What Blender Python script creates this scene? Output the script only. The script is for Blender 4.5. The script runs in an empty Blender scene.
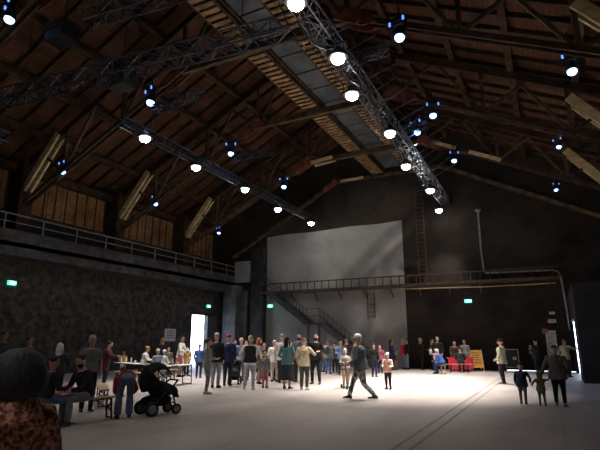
import bpy, bmesh, math, random
from mathutils import Vector, Matrix
random.seed(7)
V = Vector
R = math.radians
sc = bpy.context.scene
COL = sc.collection

# ---------------------------------------------------------------- camera
FPX = 480.0
PITCH = math.atan(118 / FPX)
YAW = math.atan(253 / math.hypot(118, FPX))
CAMH = 1.6
cam_d = bpy.data.cameras.new('camera')
cam_d.sensor_fit = 'HORIZONTAL'
cam_d.sensor_width = 36.0
cam_d.lens = FPX * 36 / 600
cam_d.clip_start = 0.05
cam = bpy.data.objects.new('camera', cam_d)
COL.objects.link(cam)
cam.location = (0, 0, CAMH)
cam.rotation_euler = (math.pi / 2 + PITCH, 0, YAW)
sc.camera = cam

# ---------------------------------------------------------------- view
sc.view_settings.view_transform = 'Standard'
sc.view_settings.look = 'None'
sc.view_settings.gamma = 1
sc.view_settings.use_curve_mapping = False
sc.view_settings.exposure = 0.0

# ---------------------------------------------------------------- world (daylight outside the doors)
w = bpy.data.worlds.new('outside')
sc.world = w
w.use_nodes = True
bg = w.node_tree.nodes['Background']
bg.inputs[0].default_value = (0.66, 0.78, 1.0, 1)
bg.inputs[1].default_value = 9.0

# lamp strengths
P_WHITE_R = 8200.0
P_WHITE_L = 3000.0
P_BLUE = 300.0
P_NEAR_FILL = 700.0  # unseen fill lamps over the foreground
P_WALL = 1500.0

def light(name, kind, loc, energy, color, size=.2, direction=(0, 0, -1), spot=None, blend=.6):
    d = bpy.data.lights.new(name, kind)
    d.energy = energy
    d.color = color
    if kind == 'SPOT':
        d.shadow_soft_size = size
        d.spot_size = R(spot)
        d.spot_blend = blend
    elif kind == 'POINT':
        d.shadow_soft_size = size
    o = bpy.data.objects.new(name, d)
    COL.objects.link(o)
    o.location = loc
    o.rotation_euler = V(direction).to_track_quat('-Z', 'Y').to_euler()
    return o

def portal(loc, w_, h_, direction):
    o = light('door_portal', 'AREA', loc, 0, (1, 1, 1), direction=direction)
    o.data.shape = 'RECTANGLE'
    o.data.size = w_
    o.data.size_y = h_
    o.data.cycles.is_portal = True
    return o

# ---------------------------------------------------------------- geometry of the view
_f = V((-math.sin(YAW) * math.cos(PITCH), math.cos(YAW) * math.cos(PITCH), math.sin(PITCH)))
_r = V((math.cos(YAW), math.sin(YAW), 0))
_u = _r.cross(_f)
def ray(x, y):
    return _f * FPX + _r * (x - 300) - _u * (y - 225)
def at(x, y, z=0.0):
    d = ray(x, y)
    t = (z - CAMH) / d.z
    return V((d.x * t, d.y * t, z))
def on(x, y, axis, v):
    d = ray(x, y)
    o = V((0, 0, CAMH))
    return o + d * ((v - o[axis]) / d[axis])

# ---------------------------------------------------------------- materials
MATS = {}
def new_mat(name, rough=.8, metal=0.0, spec=.3):
    m = bpy.data.materials.new(name)
    m.use_nodes = True
    nt = m.node_tree
    b = nt.nodes['Principled BSDF']
    b.inputs['Roughness'].default_value = rough
    b.inputs['Metallic'].default_value = metal
    b.inputs['Specular IOR Level'].default_value = spec
    return m, nt, b

def noisy(name, c1, c2, scale=3.0, detail=6, rough=.8, metal=0.0, bump=0.0, stretch=(1, 1, 1), c3=None, lo=.35, hi=.65, spec=.3):
    if name in MATS: return MATS[name]
    m, nt, b = new_mat(name, rough, metal, spec)
    N, L = nt.nodes, nt.links
    tc = N.new('ShaderNodeTexCoord'); mp = N.new('ShaderNodeMapping')
    mp.inputs['Scale'].default_value = stretch
    L.new(tc.outputs['Object'], mp.inputs[0])
    no = N.new('ShaderNodeTexNoise'); no.inputs['Scale'].default_value = scale; no.inputs['Detail'].default_value = detail
    L.new(mp.outputs[0], no.inputs['Vector'])
    cr = N.new('ShaderNodeValToRGB')
    cr.color_ramp.elements[0].position = lo; cr.color_ramp.elements[0].color = (*c1, 1)
    cr.color_ramp.elements[1].position = hi; cr.color_ramp.elements[1].color = (*c2, 1)
    if c3:
        e = cr.color_ramp.elements.new((lo + hi) / 2); e.color = (*c3, 1)
    L.new(no.outputs['Fac'], cr.inputs[0]); L.new(cr.outputs[0], b.inputs['Base Color'])
    if bump:
        bp = N.new('ShaderNodeBump'); bp.inputs['Strength'].default_value = bump; bp.inputs['Distance'].default_value = .03
        L.new(no.outputs['Fac'], bp.inputs['Height']); L.new(bp.outputs[0], b.inputs['Normal'])
    MATS[name] = m
    return m

def blocks(name, c1, c2, mortar, bw, bh, stain, ax='XZ', msize=.02, rough=.85, big=.35, swap=None, offset=.5, bump=.3):
    """masonry / boards: brick pattern mixed with large soft stains"""
    m, nt, b = new_mat(name, rough)
    N, L = nt.nodes, nt.links
    tc = N.new('ShaderNodeTexCoord'); sp = N.new('ShaderNodeSeparateXYZ'); cb = N.new('ShaderNodeCombineXYZ')
    L.new(tc.outputs['Object'], sp.inputs[0])
    idx = {'X': 0, 'Y': 1, 'Z': 2}
    L.new(sp.outputs[idx[ax[0]]], cb.inputs[0]); L.new(sp.outputs[idx[ax[1]]], cb.inputs[1])
    br = N.new('ShaderNodeTexBrick')
    br.offset = offset
    br.inputs['Color1'].default_value = (*c1, 1); br.inputs['Color2'].default_value = (*c2, 1); br.inputs['Mortar'].default_value = (*mortar, 1)
    br.inputs['Scale'].default_value = 1; br.inputs['Mortar Size'].default_value = msize
    br.inputs['Brick Width'].default_value = bw; br.inputs['Row Height'].default_value = bh
    br.inputs['Mortar Smooth'].default_value = .3
    L.new(cb.outputs[0], br.inputs['Vector'])
    no = N.new('ShaderNodeTexNoise'); no.inputs['Scale'].default_value = big; no.inputs['Detail'].default_value = 9; no.inputs['Roughness'].default_value = .65
    L.new(tc.outputs['Object'], no.inputs['Vector'])
    cr = N.new('ShaderNodeValToRGB'); cr.color_ramp.elements[0].position = .38; cr.color_ramp.elements[1].position = .66
    cr.color_ramp.elements[0].color = (*stain, 1); cr.color_ramp.elements[1].color = (1, 1, 1, 1)
    L.new(no.outputs['Fac'], cr.inputs[0])
    mx = N.new('ShaderNodeMix'); mx.data_type = 'RGBA'; mx.blend_type = 'MULTIPLY'; mx.inputs[0].default_value = 1
    L.new(br.outputs['Color'], mx.inputs[6]); L.new(cr.outputs[0], mx.inputs[7])
    L.new(mx.outputs[2], b.inputs['Base Color'])
    bp = N.new('ShaderNodeBump'); bp.inputs['Strength'].default_value = bump; bp.inputs['Distance'].default_value = .03
    L.new(no.outputs['Fac'], bp.inputs['Height']); L.new(bp.outputs[0], b.inputs['Normal'])
    MATS[name] = m
    return m

def glow(name, color, strength):
    if name in MATS: return MATS[name]
    m, nt, b = new_mat(name, .5)
    b.inputs['Base Color'].default_value = (*color, 1)
    b.inputs['Emission Color'].default_value = (*color, 1)
    b.inputs['Emission Strength'].default_value = strength
    MATS[name] = m
    return m

def fab(c, rough=.9):
    k = 'fabric_%.3f_%.3f_%.3f' % tuple(c)
    return noisy(k, tuple(x * .72 for x in c), tuple(min(1, x * 1.15) for x in c), 14, 5, rough, bump=.15)

def plain(name, c, rough=.5, metal=0.0):
    return noisy(name, tuple(x * .85 for x in c), tuple(min(1, x * 1.1) for x in c), 6, 3, rough, metal)

STEEL_DARK = noisy('dark_steel', (.03, .03, .035), (.07, .065, .06), 5, 5, .55, .5)
ALU = noisy('truss_aluminium', (.16, .17, .2), (.33, .35, .4), 8, 4, .38, .85)
ALU_DARK = noisy('dull_truss_aluminium', (.04, .045, .06), (.12, .13, .16), 8, 4, .4, .8)
BLACKM = noisy('black_powder_coat', (.012, .012, .014), (.03, .03, .033), 9, 4, .5, .1)
TIMBER = noisy('weathered_timber', (.055, .038, .022), (.15, .105, .06), 2.2, 8, .85, stretch=(1, 1, 1), bump=.3)
TIMBER_D = noisy('dark_timber', (.035, .02, .012), (.085, .05, .03), 2.2, 8, .85, bump=.3)
PINE = noisy('pale_pine', (.6, .46, .22), (.85, .7, .4), 3.0, 8, .75, stretch=(1, 1, 2), bump=.2)
REDP = noisy('faded_red_paint', (.16, .04, .03), (.36, .13, .10), 3.2, 6, .7, bump=.2)
RAILG = noisy('grey_rail_paint', (.14, .14, .145), (.26, .26, .265), 5, 4, .6, .3)
SKIN1 = plain('skin_light', (.62, .37, .27), .55)
SKIN2 = plain('skin_tan', (.42, .24, .16), .55)
SKIN_DIM = plain('skin_dimmed', (.16, .085, .055), .55)  # dim light on the far left heads, put into the skin colour
EYE = plain('eye_dark', (.02, .015, .012), .3)
LIP = plain('lip', (.34, .12, .1), .5)
RUBBER = plain('black_rubber', (.018, .018, .018), .7)
WHITEP = plain('white_paper', (.75, .75, .73), .8)

# ---------------------------------------------------------------- mesh helpers
class MB:
    def __init__(s): s.bm = bmesh.new()
    def box(s, a, b):
        a, b = V(a), V(b)
        vs = [s.bm.verts.new((x, y, z)) for x in (a.x, b.x) for y in (a.y, b.y) for z in (a.z, b.z)]
        for f in ((0, 1, 3, 2), (4, 6, 7, 5), (0, 4, 5, 1), (2, 3, 7, 6), (0, 2, 6, 4), (1, 5, 7, 3)):
            s.bm.faces.new([vs[i] for i in f])
        return s
    def bar(s, p, q, w, h=None, up=(0, 0, 1)):
        """rectangular bar from p to q, w sideways, h along up"""
        h = h or w
        p, q = V(p), V(q)
        d = (q - p).normalized()
        u = V(up)
        if abs(d.dot(u)) > .98: u = V((0, 1, 0))
        sd = d.cross(u).normalized(); u = sd.cross(d).normalized()
        vs = []
        for e in (p, q):
            for i, j in ((-1, -1), (1, -1), (1, 1), (-1, 1)):
                vs.append(s.bm.verts.new(e + sd * (i * w / 2) + u * (j * h / 2)))
        s.bm.faces.new(vs[3::-1]); s.bm.faces.new(vs[4:])
        for i in range(4):
            j = (i + 1) % 4
            s.bm.faces.new((vs[i], vs[j], vs[4 + j], vs[4 + i]))
        return s
    def tube(s, pts, rad, n=8, right=None):
        """closed round (or elliptic) loft; rad per point: r or (rx, ry)"""
        pts = [V(p) for p in pts]
        if not isinstance(rad, (list, tuple)) or (len(rad) == 2 and len(pts) != 2 and not isinstance(rad[0], (list, tuple))):
            rad = [rad] * len(pts)
        rings = []
        side = None
        for i, p in enumerate(pts):
            d = (pts[min(i + 1, len(pts) - 1)] - pts[max(i - 1, 0)])
            d = d.normalized() if d.length > 1e-9 else V((0, 0, 1))
            if right is not None: ref = V(right)
            elif side is not None: ref = side
            else: ref = V((1, 0, 0)) if abs(d.x) < .9 else V((0, 1, 0))
            side = (ref - d * ref.dot(d))
            side = side.normalized() if side.length > 1e-6 else d.orthogonal().normalized()
            fw = d.cross(side)
            r = rad[i]
            rx, ry = r if isinstance(r, (list, tuple)) else (r, r)
            rings.append([s.bm.verts.new(p + side * (math.cos(a) * rx) + fw * (math.sin(a) * ry)) for a in (2 * math.pi * k / n for k in range(n))])
        for a, b in zip(rings, rings[1:]):
            for k in range(n):
                s.bm.faces.new((a[k], a[(k + 1) % n], b[(k + 1) % n], b[k]))
        s.bm.faces.new(rings[0][::-1]); s.bm.faces.new(rings[-1])
        return s
    def ball(s, c, r, n=10, m=6, rot=None):
        """ellipsoid"""
        c = V(c)
        r = r if isinstance(r, (list, tuple)) else (r, r, r)
        mat = rot or Matrix.Identity(3)
        P = lambda x, y, z: c + mat @ V((x * r[0], y * r[1], z * r[2]))
        top = s.bm.verts.new(P(0, 0, 1)); bot = s.bm.verts.new(P(0, 0, -1))
        rings = []
        for i in range(1, m):
            t = math.pi * i / m
            rings.append([s.bm.verts.new(P(math.sin(t) * math.cos(a), math.sin(t) * math.sin(a), math.cos(t))) for a in (2 * math.pi * k / n for k in range(n))])
        for k in range(n):
            k2 = (k + 1) % n
            s.bm.faces.new((top, rings[0][k], rings[0][k2]))
            for a, b in zip(rings, rings[1:]): s.bm.faces.new((a[k], b[k], b[k2], a[k2]))
            s.bm.faces.new((bot, rings[-1][k2], rings[-1][k]))
        return s
    def prism(s, pts, off):
        """polygon pts extruded by vector off"""
        off = V(off)
        a = [s.bm.verts.new(V(p)) for p in pts]; b = [s.bm.verts.new(V(p) + off) for p in pts]
        s.bm.faces.new(a[::-1]); s.bm.faces.new(b)
        n = len(a)
        for i in range(n): s.bm.faces.new((a[i], a[(i + 1) % n], b[(i + 1) % n], b[i]))
        return s
    def build(s, name, mat, parent=None, smooth=False, voxel=None, bevel=None, label=None):
        bmesh.ops.recalc_face_normals(s.bm, faces=s.bm.faces)
        me = bpy.data.meshes.new(name)
        s.bm.to_mesh(me); s.bm.free()
        if smooth or voxel:
            for p in me.polygons: p.use_smooth = True
        o = bpy.data.objects.new(name, me)
        COL.objects.link(o)
        me.materials.append(mat)
        if parent: o.parent = parent
        if voxel:
            r = o.modifiers.new('remesh', 'REMESH'); r.mode = 'VOXEL'; r.voxel_size = voxel; r.use_smooth_shade = True
            sm = o.modifiers.new('smooth', 'SMOOTH'); sm.factor = .5; sm.iterations = 3
        if bevel:
            b = o.modifiers.new('bevel', 'BEVEL'); b.width = bevel; b.segments = 2; b.limit_method = 'ANGLE'
        if label: o['label'] = label
        return o

def thing(name, label, cat, loc=(0, 0, 0), rz=0.0, group=None):
    o = bpy.data.objects.new(name, None); COL.objects.link(o)
    o.location = loc; o.rotation_euler = (0, 0, rz); o.empty_display_size = .2
    tag(o, label, cat, group)
    return o
def tag(o, label, cat, group=None):
    o['label'] = label; o['category'] = cat
    if group: o['group'] = group
    return o
def struct(o):
    o['kind'] = 'structure'; return o
def copy_tree(o, parent=None):
    c = o.copy(); COL.objects.link(c)
    if parent: c.parent = parent
    for ch in list(o.children): copy_tree(ch, c)
    return c
def relabel(o, label): o['label'] = label; return o

# ================================================================ SHELL
XL, XR, YB, YF = -23.4, 4.0, 32.0, -7.0
XU = -24.3                      # upper left wall, behind the gallery
CX = -9.7                       # ridge
EAVE, RIDGE = 10.9, 18.1
def roof_z(x):
    return EAVE + (RIDGE - EAVE) * (1 - abs(x - CX) / (CX - XU))
TRUSS_Y = [-4.15, 2.1, 8.35, 14.6, 20.85, 27.1]

floor_m, nt, b = new_mat('hall_floor_concrete', .55, 0, .35)
N, L = nt.nodes, nt.links
tc = N.new('ShaderNodeTexCoord')
n1 = N.new('ShaderNodeTexNoise'); n1.inputs['Scale'].default_value = .55; n1.inputs['Detail'].default_value = 10; n1.inputs['Roughness'].default_value = .6
n2 = N.new('ShaderNodeTexNoise'); n2.inputs['Scale'].default_value = 14; n2.inputs['Detail'].default_value = 6
mpf = N.new('ShaderNodeMapping'); mpf.inputs['Scale'].default_value = (1, .35, 1)
L.new(tc.outputs['Object'], mpf.inputs[0]); L.new(mpf.outputs[0], n1.inputs['Vector']); L.new(tc.outputs['Object'], n2.inputs['Vector'])
cr = N.new('ShaderNodeValToRGB')
cr.color_ramp.elements[0].position = .3; cr.color_ramp.elements[0].color = (.27, .235, .215, 1)
cr.color_ramp.elements[1].position = .68; cr.color_ramp.elements[1].color = (.46, .41, .385, 1)
L.new(n1.outputs['Fac'], cr.inputs[0])
br = N.new('ShaderNodeTexBrick'); br.offset = 0
br.inputs['Color1'].default_value = br.inputs['Color2'].default_value = (1, 1, 1, 1); br.inputs['Mortar'].default_value = (.86, .85, .84, 1)
br.inputs['Scale'].default_value = 1; br.inputs['Brick Width'].default_value = 4.9; br.inputs['Row Height'].default_value = 6.1; br.inputs['Mortar Size'].default_value = .022
L.new(tc.outputs['Object'], br.inputs['Vector'])
mx = N.new('ShaderNodeMix'); mx.data_type = 'RGBA'; mx.blend_type = 'MULTIPLY'; mx.inputs[0].default_value = 1
L.new(cr.outputs[0], mx.inputs[6]); L.new(br.outputs['Color'], mx.inputs[7]); L.new(mx.outputs[2], b.inputs['Base Color'])
bp = N.new('ShaderNodeBump'); bp.inputs['Strength'].default_value = .12; bp.inputs['Distance'].default_value = .02
L.new(n2.outputs['Fac'], bp.inputs['Height']); L.new(bp.outputs[0], b.inputs['Normal'])
struct(MB().box((XU - .4, YF - .3, -.3), (XR + .4, YB + .4, 0)).build('floor', floor_m))

WALL_L = blocks('sooty_block_wall', (.14, .132, .122), (.11, .104, .098), (.09, .086, .08), .9, .42, (.3, .29, .28), 'YZ', big=2.6, bump=.6)
WALL_B = blocks('sooty_brick_wall', (.05, .04, .033), (.045, .037, .031), (.036, .03, .026), .5, .24, (.38, .36, .34), 'XZ', big=.45)
WALL_U = blocks('dark_upper_wall', (.05, .045, .04), (.04, .036, .033), (.03, .027, .025), .5, .24, (.5, .5, .5), 'YZ')
CONC = noisy('stained_concrete', (.05, .05, .052), (.17, .17, .175), .9, 10, .85, bump=.35, lo=.3, hi=.7)
PLASTER = noisy('grey_plaster', (.24, .24, .24), (.37, .37, .36), .6, 9, .9, bump=.12, lo=.3, hi=.7)

m = MB()
for x in (-2.4, -2.15): m.box((x - .02, YF, .0), (x + .03, YB - .5, .004))
struct(m.build('trim_4', noisy('old_floor_rail', (.17, .155, .145), (.27, .25, .235), 3, 5, .6)))
# left wall with the daylight doorway
DY0, DY1, DZ = 28.25, 30.1, 3.65
m = MB()
m.box((XL - .3, YF, 0), (XL, DY0, 6.0)).box((XL - .3, DY1, 0), (XL, YB, 6.0)).box((XL - .3, DY0, DZ), (XL, DY1, 6.0))
struct(m.build('wall_left', WALL_L))
struct(MB().box((XU - .3, YF, 6.0), (XU, YB, EAVE + .3)).build('wall_left_upper', WALL_U))
# open door leaf against the wall
d1 = struct(MB().box((XL + .03, DY1 + .1, .02), (XL + .1, DY1 + 1.25, DZ - .05)).build('door_1', noisy('blue_grey_door', (.07, .08, .11), (.11, .12, .16), 3, 5, .5)))
MB().box((XL + .1, DY1 + .95, 1.0), (XL + .16, DY1 + 1.1, 1.08)).build('door_handle', ALU, d1)
fr = MB().box((XL - .01, DY0 - .12, 0), (XL + .06, DY0, DZ + .12)).box((XL - .01, DY1, 0), (XL + .06, DY1 + .1, DZ + .12)).box((XL - .01, DY0, DZ), (XL + .06, DY1, DZ + .12))
struct(fr.build('trim_1', STEEL_DARK))
# gallery: slab, fascia and a cross beam under it
g = MB()
g.box((XU, YF, 6.0), (-22.0, YB, 6.22)).box((-22.25, YF, 5.58), (-22.0, YB, 6.78)).box((XL, YF, 5.6), (-22.25, YB, 6.0))
gal = struct(g.build('wall_gallery_ledge', noisy('sooty_concrete', (.03, .03, .03), (.10, .098, .098), 2.2, 10, .85, bump=.5, lo=.3, hi=.7)))
# back wall (gable) and its plaster field
BX0, BX1, BZ = 1.15, 3.6, 2.8      # daylight doorway in the corner, behind the partition
struct(MB().prism([(XU - .3, YB, BZ), (XR + .3, YB, BZ), (XR + .3, YB, roof_z(XR + .3) + .1), (CX, YB, RIDGE + .1), (XU - .3, YB, EAVE)], (0, .4, 0)).box((XU - .3, YB, 0), (-2.6, YB + .4, BZ)).box((-2.6, YB, .05), (BX0, YB + .4, BZ)).box((BX1, YB, 0), (XR + .3, YB + .4, BZ)).build('wall_back', WALL_B))
pl = MB()
top = [(-19.25, 9.72), (-17.6, 9.8), (-15.2, 9.76), (-12.3, 9.86), (-10.1, 9.8), (-8.45, 9.88)]
pl.prism([(-19.25, YB - .06, 0), (-8.45, YB - .06, 0)] + [(x, YB - .06, z) for x, z in reversed(top)], (0, .06, 0))
struct(pl.build('wall_back_plaster', PLASTER))
# piers left of the plaster
pr = MB()
pr.box((-22.7, YB - .9, 0), (-21.5, YB, 6.0)).box((-21.5, YB - .35, 0), (-20.9, YB, 5.6))
struct(pr.build('wall_back_pier', CONC))
struct(MB().box((-20.4, YB - .5, 0), (-19.3, YB - .02, 8.9)).build('wall_back_column', noisy('sooty_column', (.02, .02, .022), (.05, .05, .052), 1.5, 6, .85)))
struct(MB().box((-22.0, YB - .45, 6.25), (-20.6, YB - .02, 7.9)).build('wall_back_block', PLASTER))
# right wall, and the dark partition box in the corner with its daylight door
struct(MB().box((XR, YF, 0), (XR + .3, YB, EAVE + .5)).build('wall_right', WALL_U))
struct(MB().box((XU - .3, YF - .3, 0), (XR + .3, YF, RIDGE + .2)).build('wall_front', WALL_B))
PX, PY, PZ = .98, 23.6, 4.0
DARKP = noisy('black_partition_paint', (.012, .013, .016), (.03, .032, .037), 1.2, 6, .8)
pt = MB()
pt.box((PX, PY, 0), (XR, PY + .12, PZ)).box((PX, PY, PZ), (XR, YB, PZ + .12))
pt.box((PX, PY + .12, 0), (PX + .12, 26.2, PZ)).box((PX, 31.0, 0), (PX + .12, YB, PZ)).box((PX, 26.2, 2.75), (PX + .12, 31.0, PZ))
struct(pt.build('wall_right_partition', DARKP))
portal(((BX0 + BX1) / 2, YB + .38, BZ / 2), BX1 - BX0, BZ, (0, -1, 0))
struct(MB().box((-2, YB + .4, -.32), (8, YB + 9, -.02)).build('floor_outside_back', noisy('pale_paving', (.5, .5, .5), (.6, .6, .6), 2)))
portal((XL - .28, (DY0 + DY1) / 2, DZ / 2), DY1 - DY0, DZ, (1, 0, 0))
struct(MB().box((XL - 6, 24, -.32), (XL - .3, 34, -.02)).build('floor_outside', noisy('pale_paving', (.5, .5, .5), (.6, .6, .6), 2)))

# roof: boards, rafters, purlins
BOARDS = blocks('roof_boards', (.17, .07, .034), (.11, .047, .025), (.02, .01, .007), 5.0, .19, (.45, .42, .4), 'YX', msize=.012, big=.5)
for nm, x0, x1 in (('ceiling_left', XU, CX), ('ceiling_right', XR + .3, CX)):
    z0, z1 = roof_z(x0) if nm == 'ceiling_left' else roof_z(XR + .3), RIDGE
    x0e = x0 - .3 if nm == 'ceiling_left' else x0
    o = MB().prism([(x0, YF, z0), (x1, YF, z1), (x1, YF, z1 + .12), (x0, YF, z0 + .12)], (0, YB - YF, 0)).build(nm, BOARDS)
    struct(o)
    y = YF + .6
    while y < YB:
        a, c = V((x0, y, z0 - .1)), V((x1, y, z1 - .1))
        struct(MB().bar(a, c, .12, .2).build('rafter', TIMBER_D, o))
        y += 1.02
    for k in range(1, 6):
        t = k / 6
        x = x0 + (x1 - x0) * t; z = z0 + (z1 - z0) * t - .33
        struct(MB().box((x - .12, YF, z - .14), (x + .12, YB, z + .14)).build('purlin', TIMBER_D, o))
struct(MB().box((XU, YF, EAVE - .62), (XU + .45, YB, EAVE - .2)).build('trim_2', TIMBER_D))
struct(MB().box((XR - .45, YF, EAVE - .75), (XR, YB, EAVE - .35)).build('trim_3', TIMBER_D))

# clerestory slat panels above the gallery
SLATS = blocks('orange_brown_slats', (.62, .34, .14), (.5, .26, .1), (.07, .035, .018), .9, .1, (.5, .46, .42), 'YZ', msize=.022, big=.8, offset=0)
for i in range(len(TRUSS_Y)):
    y0 = TRUSS_Y[i] + .95
    y1 = (TRUSS_Y[i + 1] if i + 1 < len(TRUSS_Y) else YB) - .5
    if y1 < 8: continue
    t = thing('slat_panel', ['panel'] * 9 and {2: 'slatted timber clerestory panel cut off by the left picture edge', 3: 'long slatted timber panel above the gallery, between the two nearest pale braces',
              4: 'slatted timber panel above the gallery, between second and third pale braces', 5: 'dim slatted timber panel at the far end of the gallery'}.get(i, 'slatted timber clerestory panel'), 'wall panel', (XU, y0, 8.3), 0, 'slatted panels above the gallery')
    wd = y1 - y0
    MB().box((.02, 0, 0), (.06, wd, 2.1)).build('slats', SLATS, t).location = (0, 0, 0)
    n = 7
    mm = MB()
    for k in range(n + 1):
        yy = wd * k / n
        mm.box((.06, yy - .035, 0), (.1, yy + .035, 2.1))
    mm.build('batten', TIMBER_D, t)
    MB().box((.02, -.1, -.14), (.14, wd + .1, 0)).box((.02, -.1, 2.1), (.14, wd + .1, 2.22)).build('frame', TIMBER_D, t)

# gallery railing
t = thing('gallery_railing', 'grey metal railing along the edge of the left gallery', 'railing', (-22.08, 0, 6.78))
y = YF + .5
while y < YB - .3:
    MB().box((-.03, y - .03, 0), (.03, y + .03, .76)).build('post', RAILG, t)
    y += 1.95
MB().box((-.035, YF, .72), (.035, YB, .78)).build('handrail', RAILG, t)
MB().box((-.02, YF, .36), (.02, YB, .4)).build('middle_rail', RAILG, t)
# ================================================================ ROOF TRUSSES
GL, GR, GZ = -13.3, -5.5, 13.3       # gusset corners of the raised lower chord
TLAB = {2.1: 'timber roof truss directly overhead, out at the top of the picture', 8.35: 'timber roof truss nearest in the picture, crossing its top edge',
        14.6: 'timber roof truss second nearest, just behind the long black lighting truss', 20.85: 'timber roof truss in the middle, with a red gusset left of the ceiling walkway',
        27.1: 'timber roof truss farthest from the viewer, close to the gable wall'}
XWR = XR - .2
for ty in TRUSS_Y[2:]:
    t = thing('roof_truss', TLAB[ty], 'roof truss', (0, ty, 0), 0, 'timber roof trusses')
    zl, zr = 8.5, 8.7
    up = (0, 0, 1)
    B = lambda p, q, w, h, name, mat: MB().bar((p[0], 0, p[1]), (q[0], 0, q[1]), w, h, up).build(name, mat, t)
    rz_ = lambda x: roof_z(x) - .62
    B((XU + .1, rz_(XU + .1)), (CX, rz_(CX)), .22, .34, 'top_chord', TIMBER_D)
    B((XR - .1, rz_(XR - .1)), (CX, rz_(CX)), .22, .34, 'top_chord', TIMBER_D)
    m = MB()
    for s in (-.13, .13): m.bar((XL + .1, s, zl), (GL, s, GZ), .08, .2)
    m.build('bottom_chord', TIMBER, t)
    m = MB()
    for s in (-.13, .13): m.bar((XWR, s, zr), (GR, s, GZ), .08, .2)
    m.build('bottom_chord', TIMBER_D, t)
    B((GL, GZ), (GR, GZ), .2, .3, 'collar_beam', TIMBER)
    # web: at every lower node one post and two diagonals
    def low(x):
        if x <= GL: return zl + (GZ - zl) * (x - XL - .1) / (GL - XL - .1)
        if x >= GR: return zr + (GZ - zr) * (XWR - x) / (XWR - GR)
        return GZ
    for x in (-20.6, -16.8, GL, GR, -1.6, 1.6):
        zb = low(x)
        B((x, zb), (x, rz_(x)), .16, .16, 'post', TIMBER)
        for dx in (-1.9, 1.9):
            if XU < x + dx < XR - .2:
                B((x, zb), (x + dx, rz_(x + dx)), .12, .12, 'diagonal', TIMBER)
    for x in (-10.1, -7.3):
        B((x, GZ), (x, rz_(x)), .14, .14, 'post', TIMBER)
        B((x, GZ), (x + (-1.4 if x < -9 else 1.4), rz_(x + (-1.4 if x < -9 else 1.4))), .12, .12, 'diagonal', TIMBER)
    # red gusset plates
    for gx, sg in ((GL, -1), (GR, 1)):
        dz = -.5 if sg > 0 else -.5
        a = V((gx, -.24, GZ))
        d = V((sg, 0, -.5)).normalized(); nrm = V((.5 * sg, 0, 1)).normalized()
        pts = [a - d * .45 - nrm * .22, a + d * .9 - nrm * .26, a + d * 1.35 - nrm * .05, a + d * .9 + nrm * .25, a - d * .3 + nrm * .3]
        MB().prism(pts, (0, .05, 0)).prism([p + V((0, .43, 0)) for p in pts], (0, .05, 0)).build('gusset_plate', REDP, t, label='faded red gusset plate')
    # pale doubled knee braces at the walls
    for (a, c) in (((XL + .1, 9.25), (-21.15, 11.9)), ((XR - .2, 8.6), (1.65, 11.3))):
        mm = MB()
        for s in (-.16, .16): mm.bar((a[0], s, a[1]), (c[0], s, c[1]), .12, .36)
        mm.build('knee_brace', PINE, t, label='pale yellow doubled timber brace')
    MB().box((XU, -.35, 6.22), (XL + .15, .35, rz_(XL) + .1)).build('wall_post', TIMBER_D, t)
    MB().box((XR - .45, -.3, 0), (XR, .3, rz_(XR - .3) + .3)).build('wall_post', TIMBER_D, t)
    if ty > 26:  # pale planks added to brighten lit stretches of chord and collar
        mm = MB()
        for s in (-.3, .3): mm.bar((GL + .4, s, GZ - .16), (GL + 1.9, s, GZ - .02), .08, .2)
        mm.build('pale_plank', PINE, t, label='added pale plank brightening the timber')
    if ty > 26:
        for x0, x1 in ((-5.0, -3.75), (-3.05, -1.45)):
            MB().bar((x0, -.24, low(x0)), (x1, -.24, low(x1)), .06, .2).build('pale_plank', PINE, t, label='added pale plank brightening the timber')
# gable-side truss pressed against the back wall
t = thing('gable_truss', 'timber half-truss lying against the gable wall above the plaster field', 'roof truss', (0, YB - .25, 0))
MB().bar((-22.3, 0, 8.3), (GL, 0, GZ), .18, .24).build('bottom_chord', TIMBER, t)
MB().bar((3.8, 0, 8.4), (GR, 0, GZ), .18, .24).build('bottom_chord', TIMBER, t)
MB().bar((GL, 0, GZ), (GR, 0, GZ), .18, .24).build('collar_beam', TIMBER, t)
MB().bar((GL + .5, -.14, GZ), (GL + 2.3, -.14, GZ + .03), .06, .2).build('pale_plank', PINE, t)  # added pale plank, brightens this stretch of the collar
pts = [V((GL + .4, -.15, GZ - .1)), V((GL - .8, -.15, GZ - .7)), V((GL - .9, -.15, GZ - .3)), V((GL, -.15, GZ + .3))]
MB().prism(pts, (0, .04, 0)).build('gusset_plate', REDP, t)

# ceiling walkway: two duckboard bands with grey panels between them
t = thing('ceiling_walkway', 'long raised walkway of slatted bands and grey panels under the ridge', 'walkway', (0, 0, GZ + .2))
SLATB = blocks('duckboard', (.3, .2, .1), (.2, .13, .07), (.03, .02, .012), 3.0, .14, (.6, .56, .5), 'XY', msize=.03, big=1.2, offset=0)
for x0, x1 in ((-10.35, -9.55), (-7.95, -7.1)):
    m = MB(); y = YF
    while y < YB - .1:
        m.box((x0, y, 0), (x1, y + .2, .04)); y += .36
    m.build('duckboard_band', noisy('duckboard_timber', (.2, .12, .05), (.42, .27, .13), 2.5, 7, .8), t)
    MB().box((x0 - .1, YF, .04), (x0 + .02, YB, .2)).build('stringer', TIMBER_D, t)
    MB().box((x1 - .02, YF, .04), (x1 + .1, YB, .2)).build('stringer', TIMBER_D, t)
GREYP = noisy('grey_ceiling_panel', (.06, .07, .08), (.13, .145, .155), 1.5, 5, .6)
y = YF + .1
while y < YB - 1.0:
    MB().box((-9.35, y, .3), (-8.15, y + 1.46, .34)).build('grey_panel', GREYP, t)
    y += 1.55
for x in (-9.42, -8.08):
    MB().box((x - .06, YF, .2), (x + .06, YB, .42)).build('panel_beam', TIMBER_D, t)
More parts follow.
